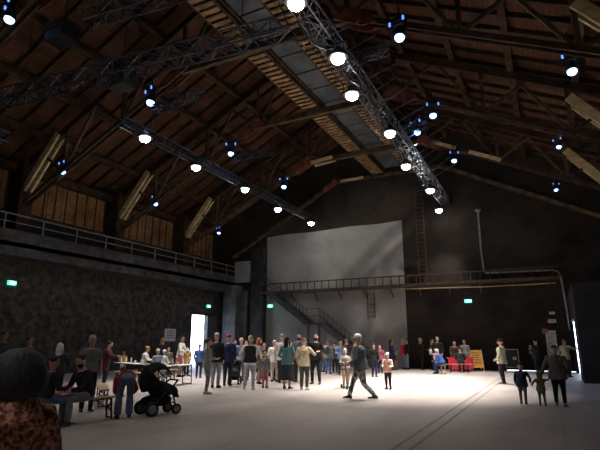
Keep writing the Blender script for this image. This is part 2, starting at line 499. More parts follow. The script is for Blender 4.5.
# boarding above the walkway so the ridge stays dark
# ================================================================ LIGHTING TRUSSES
def box_truss(name, a, b, w, label, mat=ALU, step=.55, r=.03):
    a, b = V(a), V(b)
    t = thing(name, label, 'lighting truss', a, 0)
    d = (b - a); ln = d.length; d.normalize()
    sd = d.cross(V((0, 0, 1))).normalized(); up = V((0, 0, 1))
    cs = [sd * (i * w / 2) + up * (j * w / 2) for i, j in ((-1, -1), (1, -1), (1, 1), (-1, 1))]
    for c in cs:
        MB().tube([c, c + d * ln], r, 6).build('chord', mat, t)
    m = MB(); n = max(2, int(ln / step))
    for k in range(n):
        p, q = d * (ln * k / n), d * (ln * (k + 1) / n)
        for i in range(4):
            c1, c2 = cs[i], cs[(i + 1) % 4]
            if (k + i) % 2: c1, c2 = c2, c1
            m.bar(p + c1, q + c2, r * .9)
        for i in range(4): m.bar(p + cs[i], p + cs[(i + 1) % 4], r * .8)
    m.build('lacing', mat, t)
    return t, d, ln
def hangers(t, pts, ztop):
    for p in pts:
        MB().tube([V(p) - t.location, V((p[0], p[1], ztop)) - t.location], .012, 5).build('hanger', STEEL_DARK, t)

tA, _, _ = box_truss('lighting_truss', (-19.5, 9.0, 10.3), (-5.6, 10.45, 10.3), .5, 'long black lighting truss crossing the roof from left edge to walkway', ALU_DARK)
hangers(tA, [(-16, 9.36, 10.5), (-11, 9.88, 10.5), (-7.2, 10.28, 10.5)], 13.2)
tB, _, _ = box_truss('lighting_truss', (-11.7, 8.5, 11.35), (-1.3, 9.45, 11.35), .45, 'lighting truss at the top edge of the picture, above the speaker cluster', ALU_DARK)
hangers(tB, [(-10.4, 8.62, 11.5), (-4.0, 9.2, 11.5)], 13.4)
tC, _, _ = box_truss('lighting_truss', (-14.6, 12.6, 10.32), (-14.6, 31, 10.32), .34, 'lighting truss carrying the left row of white lamps', ALU_DARK)
hangers(tC, [(-14.6, 14.3, 10.5), (-14.6, 20.5, 10.5), (-14.6, 26.7, 10.5)], 12.3)
tD, _, _ = box_truss('lighting_truss', (-5.05, 8.0, 10.55), (-5.25, 31, 10.55), .5, 'cable-laden lighting truss carrying the right row of white lamps', ALU)
hangers(tD, [(-5.1, 14.3, 10.7), (-5.15, 20.5, 10.7), (-5.2, 26.7, 10.7)], 13.0)
tE, _, _ = box_truss('lighting_truss', (-18.5, 3.5, 9.3), (-18.0, 10.2, 9.3), .4, 'dark lighting truss meeting the long one near the left edge', ALU_DARK)
hangers(tE, [(-18.2, 8.15, 9.5)], 12.8)
for (x, y, z), ang, lab in (((-13.9, 13.7, 11.2), -3, 'short lighting truss stub beside the nearest left blue lamp'), ((-14.2, 19.9, 11.2), 0, 'short lighting truss stub beside the middle left blue lamp'),
                            ((-3.9, 14.2, 11.3), 180, 'short lighting truss stub left of the big blue lamp near the top'), ((-4.0, 20.5, 11.2), 180, 'short lighting truss stub left of the blue lamp above the gable')):
    a = R(ang); L_ = 2.6 if ang <= 0 else 1.8
    tt, _, _ = box_truss('lighting_truss', (x, y, z), (x + math.cos(a) * L_, y + math.sin(a) * L_, z), .3, lab, ALU_DARK, .35, .022)
    hangers(tt, [(x + math.cos(a) * L_ * .5, y + math.sin(a) * L_ * .5, z)], 12.9)
# cable bundles along the right truss
m = MB()
for k in range(9):
    y0 = 9.5 + k * 2.3
    for j in range(4):
        x = -5.1 + random.uniform(-.45, .45)
        p = [V((x + random.uniform(-.05, .05), y0 + s * .62, 10.35 - math.sin(s / 4 * math.pi) * (.25 + .12 * j) + (0.05 if s in (0, 4) else 0))) for s in range(5)]
        m.tube(p, .018, 5)
cb = m.build('cable_bundle', BLACKM)
tag(cb, 'black cables drooping in loops under the right-hand lighting truss', 'cable')
cb['kind'] = 'stuff'
# slanting rigging tubes gathered over the right truss
for k in range(16):
    y0 = 12.2 + k * 1.0
    a = V((-5.5 + .1 * (k % 3), y0, 10.87)); b_ = V((-4.5 + .15 * (k % 4), y0 + .9 + .2 * (k % 3), 11.9 + .15 * (k % 3)))
    o = MB().tube([a, b_], .025, 6).build('rigging_tube', ALU)
    tag(o, 'thin slanting rigging tube over the right-hand lighting truss', 'rigging tube', 'slanting rigging tubes over the right lighting truss')

# speakers and boxes hanging from the trusses
def speaker(loc, n, label):
    t = thing('speaker_cluster', label, 'loudspeaker', loc)
    for k in range(n):
        MB().box((-.45, -.3, -.32 * k - .3), (.45, .3, -.32 * k)).build('speaker_box', BLACKM, t, bevel=.02)
        MB().box((-.4, -.33, -.32 * k - .27), (.4, -.3, -.32 * k - .03)).build('grille', STEEL_DARK, t)
    MB().tube([(0, 0, 0), (0, 0, 1.8)], .02, 6).build('hanger', STEEL_DARK, t)
speaker((-12.8, 10.9, 11.4), 3, 'black hanging speaker cluster above the long lighting truss')
speaker((-13.0, 8.6, 11.6), 2, 'black hanging speaker box near the top left lighting truss')

# ================================================================ LAMPS
def bay_lamp():
    t = thing('bay_lamp', '', 'lamp')
    MB().tube([(0, 0, 0), (0, 0, .12), (0, 0, .22), (0, 0, .34)], [.3, .26, .14, .1], 16).build('housing', BLACKM, t)
    MB().ball((0, 0, -.02), (.21, .21, .17), 16, 10).build('lens', glow('white_lamp_lens', (1, .97, .92), 40.0), t, smooth=True)
    m = MB().bar((-.32, 0, .1), (-.32, 0, .5), .03).bar((.32, 0, .1), (.32, 0, .5), .03).bar((-.33, 0, .5), (.33, 0, .5), .03)
    m.build('yoke', STEEL_DARK, t)
    return t
def head_lamp():
    t = thing('stage_lamp', '', 'lamp')
    MB().box((-.2, -.16, .38), (.2, .16, .52)).build('base', BLACKM, t, bevel=.02)
    MB().bar((-.22, 0, .36), (-.22, 0, .02), .05, .1).bar((.22, 0, .36), (.22, 0, .02), .05, .1).bar((-.245, 0, .36), (.245, 0, .36), .1, .05).build('yoke', BLACKM, t)
    MB().tube([(0, -.05, .22), (0, -.02, .1), (0, 0, -.08), (0, 0, -.16)], [.1, .17, .18, .15], 14).build('head', BLACKM, t)
    MB().ball((0, -.02, -.17), (.16, .16, .14), 14, 8).build('lens', glow('blue_lamp_lens', (.25, .45, 1.0), 7), t, smooth=True)
    for sx in (-1, 1): MB().tube([(sx * .26, -.16, .3), (sx * .26, -.16, .42)], .035, 8).build('side_lens', glow('blue_side_lens', (.12, .3, 1.0), 1.6), t)
    MB().tube([(0, 0, .5), (0, 0, 1.05)], .03, 6).build('clamp', STEEL_DARK, t)
    return t
def dup(proto, first, loc, label, group, rz=0, scale=1):
    o = proto if first else copy_tree(proto)
    o.location = loc; o.rotation_euler = (0, 0, rz); o.scale = (scale,) * 3
    o['label'] = label; o['group'] = group
    return o
ordn = ['nearest', 'second nearest', 'middle', 'fourth nearest', 'farthest']
proto = bay_lamp(); first = True
for k, (px, py) in enumerate([(145, 138), (196, 167), (245, 189), (278, 209), (311, 223)]):
    p = at(px, py, 9.95)
    dup(proto, first, p, ordn[k] + ' white round lamp of the left row', 'white bay lamps of the left row'); first = False
    light('bay_light', 'SPOT', p - V((0, 0, .22)), P_WHITE_L * (.8, 1.25, 1.3, .8, .1)[k], (1, .93, .86), .18, (.16, .03, -1), 74, .9)
o7 = ['topmost, cut by the top edge,', 'second from the top', 'third from the top', 'fourth from the top', 'fifth from the top', 'second lowest', 'lowest']
for k, (px, py) in enumerate([(296, 3), (338, 58), (352, 95), (390, 133), (406, 166), (430, 190), (439, 210)]):
    p = at(px, py, 9.95)
    dup(proto, False, p, 'white round lamp of the right row, ' + o7[k].strip(','), 'white bay lamps of the right row')
    light('bay_light', 'SPOT', p - V((0, 0, .22)), P_WHITE_R * (.04, .04, .18, 1.6, 1.45, .9, .2)[k], (1, .93, .86), .18, (0, 0, -1), 62, .9)
for x, y, lab in ((-5.0, 4.6, 'added fill lamp overhead, right of the viewer'), (-14.3, 5.5, 'added fill lamp over the left foreground'), (-9.5, -1.5, 'added fill lamp behind the viewer, left'), (-2.0, -3.0, 'added fill lamp behind the viewer')):  # unseen lamps added to brighten the foreground and the close coat
    dup(proto, False, (x, y, 10.6), lab, 'added fill lamps above the viewer')
    light('bay_light', 'SPOT', (x, y, 10.35), P_NEAR_FILL * (2.2 if y < -2 else .12 if x > -8 else .5), (1, .93, .86), .18, (0, 0, -1), 84 if y < -2 else 130, .5)
proto = head_lamp(); first = True
for px, py, z, lab, sc_ in [(10, 20, 11.5, 'blue stage lamp in the top left corner', 1.0), (151, 103, 11.5, 'blue stage lamp right above the nearest left white lamp', 1.1), (231, 154, 11.5, 'blue stage lamp left of the ceiling walkway, mid height', 1.0),
                   (284, 187, 11.5, 'blue stage lamp above the left end of the gable', 1.0), (400, 38, 11.5, 'large blue stage lamp right of the ceiling walkway, near the top', 1.1), (433, 116, 11.5, 'blue stage lamp right of the cable-laden truss, mid height', 1.0),
                   (454, 161, 11.5, 'small blue stage lamp below the pale planks of the far truss', .9), (572, 72, 10.9, 'bright blue stage lamp near the right edge, between pale braces', 1.1), (63, 172, 9.8, 'blue stage lamp low beside the nearest pale wall brace', .9),
                   (156, 204, 9.8, 'blue stage lamp low beside the second pale wall brace', .9), (219, 233, 9.25, 'tiny blue stage lamp beside the third pale wall brace', .7), (559, 147, 9.2, 'small lamp at the foot of the right-hand middle brace', .6), (556, 190, 9.2, 'small lamp low in the far right roof corner', .6)]:
    p = at(px, py, z)
    dup(proto, first, p + V((0, 0, .17 * sc_)), lab, 'blue stage lamps in the roof', rz=random.uniform(-.5, .5), scale=sc_ * .95); first = False
    light('stage_light', 'SPOT', p - V((0, 0, .12)), P_BLUE, (.45, .62, 1.0), .12, (0, 0, -1), 60, .8)

q = at(572, 72, 10.9)
for o in list(bpy.data.objects):
    if o.get('label', '').startswith('bright blue stage lamp near'): MB().tube([(0, 0, .9), (0, 0, 1.35)], .03, 6).build('hanger', STEEL_DARK, o)
pa = V((-4.7, 21.6, 11.4)); da = V((-10.5, 31.9, 7.2)) - pa  # lamp added to throw light streaks onto the plaster
o = copy_tree(proto); o.location = pa + V((0, 0, .2)); o['label'] = 'added stage lamp over the right truss, turned toward the grey plaster'
light('plaster_fill_light', 'SPOT', pa + da.normalized() * .35, P_WALL, (1, .95, .88), .03, da, 62, .9)
# ================================================================ BACK WALL STEELWORK
WY = YB - .95
RUST = noisy('rusty_steel', (.06, .04, .03), (.12, .085, .065), 6, 6, .7, .3)
t = thing('wall_walkway', 'narrow steel catwalk with rungs of railing along the back wall', 'catwalk', (0, 0, 0))
x0, x1 = -19.2, .75
MB().box((x0, WY, 5.2), (x1, YB - .06, 5.28)).build('deck', RUST, t)
MB().box((x0, WY - .04, 5.16), (x1, WY, 5.34)).build('edge_beam', RUST, t)
x = x0
while x < x1:
    MB().box((x - .03, WY - .03, 5.26), (x + .03, WY + .02, 5.9)).build('baluster', RUST, t); x += .56
MB().box((x0, WY - .04, 5.84), (x1, WY + .03, 5.93)).build('handrail', RUST, t)
for k in range(11):
    xx = x0 + .6 + k * 1.87
    MB().bar((xx, WY + .1, 5.18), (xx, YB - .1, 4.6), .06).build('bracket', RUST, t)
o = MB().tube([on(404, 289, 1, 31.0), on(480, 287, 1, 31.0), on(556, 283, 1, 31.0)], .035, 8).build('pipe', noisy('ochre_pipe', (.28, .19, .09), (.4, .28, .14), 4, 4, .5))
tag(o, 'thin ochre pipe running under the catwalk right of the plaster', 'pipe')
GP = noisy('pale_grey_pipe', (.25, .24, .23), (.4, .39, .37), 4, 4, .45, .3)
q = [on(*p, 1, 31.6) for p in ((478, 212), (479.5, 230), (481, 250), (484, 271), (486, 273), (520, 271.5), (553, 270), (558, 271.5), (561, 277), (566, 305), (570, 330))]
o = MB().tube(q, .055, 8).build('pipe', GP)
tag(o, 'pale grey pipe dropping down the back wall and turning right', 'pipe')
o = MB().tube([q[0] + V((0, 0, -.02)), q[0] + V((0, 0, .14)), q[0] + V((0, 0, .16))], [.12, .2, .1], 8).build('pipe_cowl', GP)
tag(o, 'small cowl on top of the pale grey wall pipe', 'cowl')
# ladder up the wall and the short hanging one
def ladder(xc, z0, z1, wd, label):
    t = thing('ladder', label, 'ladder', (xc, YB - .3, z0))
    for s in (-1, 1): MB().box((s * wd / 2 - .03, -.03, 0), (s * wd / 2 + .03, .03, z1 - z0)).build('side_rail', RUST, t)
    n = int((z1 - z0) / .3)
    for k in range(n): MB().tube([(-wd / 2, 0, .15 + k * .3), (wd / 2, 0, .15 + k * .3)], .018, 6).build('rung', RUST, t)
    MB().box((-wd / 2, .03, (z1 - z0) * .5), (wd / 2, .24, (z1 - z0) * .5 + .05)).build('wall_bracket', RUST, t)
ladder(on(421, 240, 1, 31.7).x, 5.29, 12.3, .5, 'tall dark ladder climbing the back wall above the catwalk')
ladder(on(371, 300, 1, 31.7).x, 3.2, 5.0, .5, 'short rusty ladder hanging under the catwalk on the plaster')
# staircase
t = thing('staircase', 'steel staircase with railing descending along the plaster wall', 'staircase', (0, 0, 0))
SX0, SZ0 = -18.6, 5.3
LX0, LX1, LZ = -15.35, -14.3, 2.95
EX = -10.6
ST = noisy('stair_steel', (.05, .05, .05), (.1, .095, .09), 5, 5, .6, .3)
for yy in (WY - .02, YB - .15):
    MB().bar((SX0, yy, SZ0), (LX0, yy, LZ), .07, .34).build('stringer', ST, t)
    MB().bar((LX1, yy, LZ), (EX, yy, .17), .07, .34).build('stringer', ST, t)
MB().box((LX0 - .05, WY, LZ - .06), (LX1 + .05, YB - .08, LZ)).build('landing', ST, t)
for n, (ax, az, bx, bz) in enumerate(((SX0, SZ0, LX0, LZ), (LX1, LZ, EX, .1))):
    for k in range(1, 13):
        u = k / 13
        xx, zz = ax + (bx - ax) * u, az + (bz - az) * u
        MB().box((xx - .13, WY, zz - .02), (xx + .13, YB - .1, zz + .02)).build('tread', ST, t)
path = [(SX0, SZ0), (LX0, LZ), (LX1, LZ), (EX, .1)]
for dz in (.5, 1.0):
    m = MB()
    for a, b_ in zip(path, path[1:]): m.bar((a[0], WY - .05, a[1] + dz), (b_[0], WY - .05, b_[1] + dz), .04)
    m.build('handrail', ST, t)
for (ax, az, bx, bz) in ((SX0, SZ0, LX0, LZ), (LX1, LZ, EX, .1)):
    for k in range(13):
        u = k / 12.0
        xx, zz = ax + (bx - ax) * u, az + (bz - az) * u
        MB().box((xx - .02, WY - .07, zz), (xx + .02, WY - .03, zz + 1.02)).build('baluster', ST, t)
for xx in (LX0 + .1, LX1 - .1):
    MB().box((xx - .05, WY, 0), (xx + .05, WY + .1, LZ - .06)).build('support_post', ST, t)

# exit signs
def exit_sign(loc, rz, label):
    t = thing('exit_sign', label, 'exit sign', loc, rz)
    t.scale = (.72, .72, .72)
    G = glow('exit_sign_green', (.10, .75, .52), 1.6); W_ = glow('exit_sign_white', (.85, 1, .95), 2.2)
    MB().box((-.3, 0, -.15), (.3, .08, .15)).build('panel', G, t)
    m = MB()          # running figure, door and arrow
    m.ball((-.10, -.012, .09), (.025, .008, .025), 8, 5)
    m.bar((-.10, -.01, .06), (-.13, -.01, -.02), .03, .01, (0, 1, 0)).bar((-.13, -.01, -.02), (-.09, -.01, -.06), .022, .01, (0, 1, 0)).bar((-.09, -.01, -.06), (-.10, -.01, -.12), .022, .01, (0, 1, 0))
    m.bar((-.13, -.01, -.02), (-.17, -.01, -.06), .022, .01, (0, 1, 0)).bar((-.17, -.01, -.06), (-.21, -.01, -.06), .022, .01, (0, 1, 0)).bar((-.10, -.01, .05), (-.05, -.01, .02), .018, .01, (0, 1, 0)).bar((-.11, -.01, .05), (-.16, -.01, .02), .018, .01, (0, 1, 0))
    m.box((.0, -.012, -.12), (.1, -.002, .12))
    m.prism([(.14, -.01, -.02), (.2, -.01, -.02), (.2, -.01, -.06), (.27, -.01, 0), (.2, -.01, .06), (.2, -.01, .02), (.14, -.01, .02)], (0, .008, 0))
    m.build('pictogram', W_, t)
    MB().box((-.02, .02, .15), (.02, .06, .3)).build('bracket', STEEL_DARK, t)
exit_sign((XL + .1, on(11, 283, 0, XL).y, on(11, 283, 0, XL).z), -math.pi / 2 + math.pi, 'green exit sign on the left wall near the picture edge')
exit_sign((XL + .1, on(208, 305, 0, XL).y, 4.35), math.pi / 2, 'green exit sign above the bright left doorway')
e = on(270, 306, 1, YB - .6); exit_sign((e.x, YB - .6, e.z), 0, 'green exit sign on the pier beside the staircase')
e = on(468, 301, 1, YB - .1); exit_sign((e.x, YB - .1, e.z), 0, 'green exit sign on the dark back wall right of the plaster')
# paper notice on left wall
p = on(170, 335, 0, XL)
t = thing('wall_notice', 'white paper notice on the left wall beside the bright doorway', 'notice', (XL, p.y, p.z))
MB().box((.005, -.55, -.42), (.02, .55, .42)).build('sheet', WHITEP, t)
m = MB()
for k in range(4): m.box((.02, -.35, .22 - k * .14), (.024, .35 - .1 * (k % 2), .26 - k * .14))
m.build('text_lines', plain('ink', (.1, .1, .1)), t)
# white banner and small signs on the back wall at right
p = on(552, 345, 1, YB - .1)
t = thing('banner', 'tall white text banner on the dark back wall behind the visitor in grey coat', 'banner', (p.x, YB - .02, p.z))
p0, p1 = on(553, 329, 1, YB), on(553, 358, 1, YB)
hh = (p0.z - p1.z)
MB().box((-.27, -.05, -hh / 2), (.27, -.03, hh / 2)).build('sheet', WHITEP, t)
m = MB()
for k in range(12): m.box((-.2, -.055, hh / 2 - .2 - k * .13), (.2 - .06 * (k % 3), -.05, hh / 2 - .17 - k * .13))
m.build('text_lines', plain('ink', (.1, .1, .1)), t)
for px, py, wd, hd, lab in ((552, 313, .3, .14, 'topmost small pale sign above the white banner'), (552, 321, .42, .2, 'middle small pale sign above the white banner'), (545, 331, .3, .24, 'small reddish sign left of the white banner')):
    p = on(px, py, 1, YB - .05)
    t = thing('wall_sign', lab, 'sign', (p.x, YB - .05, p.z))
    MB().box((-wd / 2, -.03, -hd / 2), (wd / 2, .05, hd / 2)).build('plate', WHITEP if 'pale' in lab else plain('dull_red_sign', (.45, .2, .15)), t, bevel=.01)
    MB().box((-wd * .35, -.034, -.02), (wd * .35, -.03, .02)).build('text_line', plain('ink', (.1, .1, .1)), t)

# ================================================================ FURNITURE
WOODTOP = noisy('varnished_table_wood', (.42, .27, .13), (.58, .4, .22), 4, 7, .45, stretch=(1, 6, 6))
CLOTHW = plain('white_table_paper', (.78, .76, .72), .8)
def trestle(kind, name, loc, rz, label, group, top=WOODTOP, L_=2.2):
    wd, h = (.5, .76) if kind == 'table' else (.26, .46)
    t = thing(name, label, kind, loc, rz, group)
    MB().box((-L_ / 2, -wd / 2, h - .03), (L_ / 2, wd / 2, h)).build('tabletop' if kind == 'table' else 'seat', top, t, bevel=.006)
    for s in (-1, 1):
        x = s * (L_ / 2 - .3); w2 = wd / 2 - .03
        m = MB()
        m.bar((x, -w2, h - .03), (x + s * .04, -w2, 0), .03).bar((x, w2, h - .03), (x + s * .04, w2, 0), .03)
        m.bar((x + s * .04, -w2, .03), (x + s * .04, w2, .03), .03).bar((x, -w2, h * .72), (x, w2, h * .38), .025).bar((x, w2, h * .72), (x, -w2, h * .38), .025).bar((x, -w2, h - .05), (x, w2, h - .05), .03)
        m.build('leg_frame', BLACKM, t)
        MB().bar((x, 0, h * .45), (x - s * .35, 0, h - .04), .02).build('brace', BLACKM, t)
    return t
def yaw_to(p, q): return math.atan2(q.y - p.y, q.x - p.x)
def between(a, b, zt): # centre & yaw of a bench whose top runs between two pixels
    p, q = at(*a, zt), at(*b, zt)
    return V(((p.x + q.x) / 2, (p.y + q.y) / 2, 0)), yaw_to(p, q), (q - p).length
# ================================================================ PEOPLE
def ik(a, c, l1, l2, hint):
    """middle joint between a and c; c is pulled in if out of reach"""
    a, c, hint = V(a), V(c), V(hint)
    d = c - a; L_ = d.length
    mxl = (l1 + l2) * .995
    if L_ > mxl: c = a + d * (mxl / L_); d = c - a; L_ = mxl
    dn = d.normalized()
    x = (l1 * l1 - l2 * l2 + L_ * L_) / (2 * L_)
    h = math.sqrt(max(0, l1 * l1 - x * x))
    n = hint - dn * hint.dot(dn)
    n = n.normalized() if n.length > 1e-5 else V((0, 1, 0))
    return a + dn * x + n * h, c

def person(px, py, ytop, face, label, top=(.1, .1, .1), bottom=(.05, .05, .07), skin=SKIN1, hair=(.05, .03, .02), hairstyle='short', hat=None, brim=True,
           pose='stand', hem=-.12, sleeve=True, lean=0.0, hl=None, hr=None, fl=None, fr=None, w=1.0, H=None, shoes=(.03, .03, .03), flare=1.0, skirt=None,
           hood=None, bag=None, near=False, gait=0.0, child=False, nod=0.0, turn=0.0, pos=None, zseat=.46, legs=True, z0=0.0, vest=None, group='visitors in the hall'):
    if pos is None: px = px + (px - 300) * (max(py - ytop, 30) if ytop else 50) * .5 / 2150     # uprights converge slightly
    P = V(pos) if pos is not None else at(px, py)
    if pos is None and pose == 'sit' : pass
    if pos is None and P.y > 31.0: P = P * (31.0 / P.y)
    if pos is None and P.x < -22.8: P = P * (-22.8 / P.x)
    dist = math.hypot(P.x, P.y)
    if H is None:
        # head top at the picture height ytop, standing at P
        d = ray(px, ytop); t_ = dist / math.hypot(d.x, d.y)
        H = CAMH + d.z * t_
    s = H / 1.75
    hs = 1.07
    w = w * 1.17
    if H < 1.35: hs = min(1.75 / H * .82, 1.6)
    vdir = V((P.x, P.y, 0)).normalized()
    a = R(face)
    fx, fy = vdir.x * math.cos(a) + vdir.y * math.sin(a), -vdir.x * math.sin(a) + vdir.y * math.cos(a)
    T = thing('person', label, 'person', (P.x, P.y, z0), math.atan2(-fx, fy), group)
    vox = .009 if near else .013
    if H < 1.35: vox *= .75
    # skeleton ---------------------------------------------------
    hip = .93 * s
    if pose in ('stand', 'bend'):
        for sd, o in ((-1, fl), (1, fr)):
            o = o or (.10, gait * .36 * sd, max(0, -gait * sd) * .1)
            hx_ = (abs(o[0]) - .085) * s; hy_ = o[1] * s - (-.12 * s if pose == 'bend' else 0)
            hip = min(hip, math.sqrt(max(.1, (.838 * s) ** 2 - hx_ ** 2 - hy_ ** 2)) + (.085 + o[2]) * s)
    if pose == 'sit': hip = zseat + .095 * s
    if pose == 'crouch': hip = .35 * s
    Ln = R(lean)
    u = V((0, math.sin(Ln), math.cos(Ln))); nf = V((0, math.cos(Ln), -math.sin(Ln))); X = V((1, 0, 0))
    pel = V((0, 0, hip))
    if pose == 'bend': pel.y = -.12 * s
    tl = lambda k: pel + u * (k * s)
    shw = .175 * s * (.5 + w * .5)
    S = {sd: tl(.455) + X * (sd * shw) for sd in (-1, 1)}
    Hj = {sd: pel + X * (sd * .085 * s) for sd in (-1, 1)}
    nod_ = Ln * .45 + R(nod)
    hu = V((0, math.sin(nod_), math.cos(nod_)))
    tr = R(turn)
    hf0 = V((0, math.cos(nod_), -math.sin(nod_)))
    hf = (hf0 * math.cos(tr) + X * math.sin(tr)).normalized(); hx = hf.cross(hu).normalized()
    nb = tl(.53)
    hc = nb + hu * (.045 * s + .118 * s * hs)            # head centre
    off = {-1: hl, 1: hr}
    hand = {}; elbow = {}
    for sd in (-1, 1):
        o = off[sd]
        if o is None: o = (.05, .06 + gait * .25 * -sd, -.50)
        tgt = S[sd] + V((o[0] * sd, o[1], o[2])) * s
        elbow[sd], hand[sd] = ik(S[sd], tgt, .285 * s, .25 * s, (sd * .6, -1, -.35))
    feet = {-1: fl, 1: fr}; knee = {}; ank = {}
    for sd in (-1, 1):
        o = feet[sd]
        if o is None:
            if pose == 'sit': o = (.10, .42, 0)
            elif pose == 'crouch': o = (.1, .05 + .12 * (sd > 0), 0)
            else: o = (.10, gait * .36 * sd, max(0, -gait * sd) * .1)
        tgt = V((o[0] * sd * s, o[1] * s, o[2] * s + .085 * s))
        knee[sd], ank[sd] = ik(Hj[sd], tgt, .43 * s, .415 * s, (sd * .12, 1, .15 if pose != 'sit' else .8))
    # body -------------------------------------------------------
    m = MB()
    tr_ = [(-.09, .12, .09), (0, .16, .115), (.1, .15, .108), (.2, .13, .098), (.3, .142, .106), (.4, .165, .11), (.465, .15, .09), (.515, .085, .065)]
    m.tube([tl(k) for k, _, _ in tr_], [(rx * s * w, ry * s * w) for _, rx, ry in tr_], 14, right=X)
    m.tube([tl(.49), nb, nb + hu * (.07 * s), hc - hu * (.03 * s)], [.062 * s, .055 * s, .052 * s * hs, .05 * s * hs], 10)
    for sd in (-1, 1):
        sh_in = tl(.455) + X * (sd * shw * .5)
        m.tube([sh_in, S[sd], S[sd].lerp(elbow[sd], .5), elbow[sd], elbow[sd].lerp(hand[sd], .4), hand[sd]],
               [x * s for x in (.058, .056 * w ** .5, .047, .038, .038, .026)], 9)
        th = .083 * s * w ** .7
        m.tube([Hj[sd] + V((0, 0, .03 * s)), Hj[sd].lerp(knee[sd], .35), knee[sd], knee[sd].lerp(ank[sd], .35), ank[sd], ank[sd] - V((0, 0, .04 * s))],
               [th * 1.02, th * .95, .056 * s, .056 * s, .036 * s, .036 * s], 10)
        # hand: palm, four fingers, thumb
        fd = (hand[sd] - elbow[sd]).normalized()
        pr_ = V((0, 1, 0)) - fd * fd.y
        pr_ = pr_.normalized() if pr_.length > .2 else V((0, 0, 1))
        inn = fd.cross(pr_).normalized()
        if inn.dot(X) * sd > 0: inn = -inn          # palm side, toward the body
        k = s * (1.15 if H < 1.35 else 1.0)
        W0 = hand[sd]
        m.tube([W0 - fd * .02 * k, W0 + fd * .03 * k, W0 + fd * .085 * k], [(.024 * k, .018 * k), (.036 * k, .017 * k), (.04 * k, .015 * k)], 10, right=pr_)
        for i, (o_, l_) in enumerate(((.03, .066), (.011, .076), (-.009, .071), (-.029, .055))):
            b0 = W0 + fd * .075 * k + pr_ * (o_ * k)
            m.tube([b0, b0 + fd * (l_ * .5 * k) + inn * .008 * k + pr_ * (o_ * .12 * k), b0 + fd * (l_ * .85 * k) + inn * .028 * k + pr_ * (o_ * .15 * k), b0 + fd * (l_ * .95 * k) + inn * .042 * k + pr_ * (o_ * .15 * k)], [.0105 * k, .0098 * k, .009 * k, .0075 * k], 6)
        b0 = W0 + fd * .02 * k + pr_ * .024 * k
        m.tube([b0, b0 + (pr_ * .8 + fd * .7) * .035 * k + inn * .006 * k, b0 + (pr_ * .6 + fd * 1.1) * .058 * k + inn * .016 * k], [.015 * k, .012 * k, .009 * k], 6)
        # feet inside the shoes
        fdir = V((sd * .18, 1, 0)).normalized()
        m.tube([ank[sd] - V((0, 0, .045 * s)) - fdir * .03 * s, ank[sd] - V((0, 0, .05 * s)) + fdir * .12 * s], [.032 * s, .026 * s], 8)
    q = s * hs
    hp = lambda x, y, z: hc + hx * (x * q) + hf * (y * q) + hu * (z * q)
    prof = [(-.118, .022, .042, .022), (-.104, .044, .026, .045), (-.075, .057, .010, .073), (-.03, .066, .003, .088), (.02, .0735, -.002, .097), (.06, .071, -.006, .093), (.092, .055, -.008, .072), (.113, .026, -.008, .036)]
    m.tube([hp(0, c, z) for z, _, c, _ in prof], [(rx * q, ry * q) for _, rx, _, ry in prof], 14, right=hx)
    m.tube([hp(0, .088, .025), hp(0, .104, -.012), hp(0, .094, -.026)], [.009 * q, .0155 * q, .011 * q], 7)
    m.tube([hp(0, .075, -.058), hp(0, .086, -.066)], [.022 * q, .014 * q], 7)
    for sd in (-1, 1): m.ball(hp(sd * .075, -.008, -.01), (.012 * q, .02 * q, .032 * q), 8, 6)
    body = m.build('body', skin, T, voxel=vox)
    for sd in (-1, 1):
        MB().ball(hp(sd * .030, .0865, .010), (.012 * q, .008 * q, .008 * q), 8, 5).build('eye', EYE, T, smooth=True)
    MB().ball(hp(0, .096, -.055), (.02 * q, .006 * q, .006 * q), 8, 5).build('mouth', LIP, T, smooth=True)
    # hair -------------------------------------------------------
    HM = noisy('hair_%.2f_%.2f_%.2f' % hair, tuple(x * .6 for x in hair), tuple(min(1, x * 1.3) for x in hair), 22, 6, .65, stretch=(3, 3, .5), bump=.3)
    if hairstyle != 'bald':
        m = MB()
        e = .012
        cap = [(-.02, .052, -.045, .055), (.02, .078, -.022, .083), (.055, .081, -.014, .092), (.09, .068, -.010, .084), (.115, .045, -.010, .056), (.128, .018, -.01, .024)]
        if hairstyle in ('long', 'bob', 'bun', 'tail'): cap[0] = (-.05, .06, -.05, .055)
        m.tube([hp(0, c, z) for z, _, c, _ in cap], [(rx * q, ry * q) for _, rx, _, ry in cap], 14, right=hx)
        if hairstyle == 'long':
            m.tube([hp(0, -.05, .05), hp(0, -.075, -.05), hp(0, -.085, -.16), hp(0, -.09, -.27), hp(0, -.085, -.34)], [(.075 * q, .05 * q), (.085 * q, .042 * q), (.085 * q, .035 * q), (.07 * q, .028 * q), (.035 * q, .015 * q)], 12, right=hx)
            for sd in (-1, 1): m.tube([hp(sd * .065, .02, .06), hp(sd * .08, .01, -.03), hp(sd * .085, .0, -.13), hp(sd * .08, .01, -.2)], [.02 * q, .024 * q, .024 * q, .012 * q], 8)
        if hairstyle == 'bob':
            m.tube([hp(0, -.03, .125), hp(0, -.035, .09), hp(0, -.045, .03), hp(0, -.05, -.04), hp(0, -.05, -.1), hp(0, -.045, -.125)], [(.05 * q, .05 * q), (.105 * q, .09 * q), (.137 * q, .105 * q), (.152 * q, .11 * q), (.14 * q, .095 * q), (.1 * q, .06 * q)], 18, right=hx)
        if hairstyle == 'bun':
            m.ball(hp(0, -.1, .07), .042 * q)
        if hairstyle == 'tail':
            m.tube([hp(0, -.09, .06), hp(0, -.13, .03), hp(0, -.135, -.06), hp(0, -.12, -.17)], [.025 * q, .032 * q, .028 * q, .008 * q], 8)
        hk = m.build('hair', HM, T, voxel=.012 if hairstyle != 'bob' else .014)
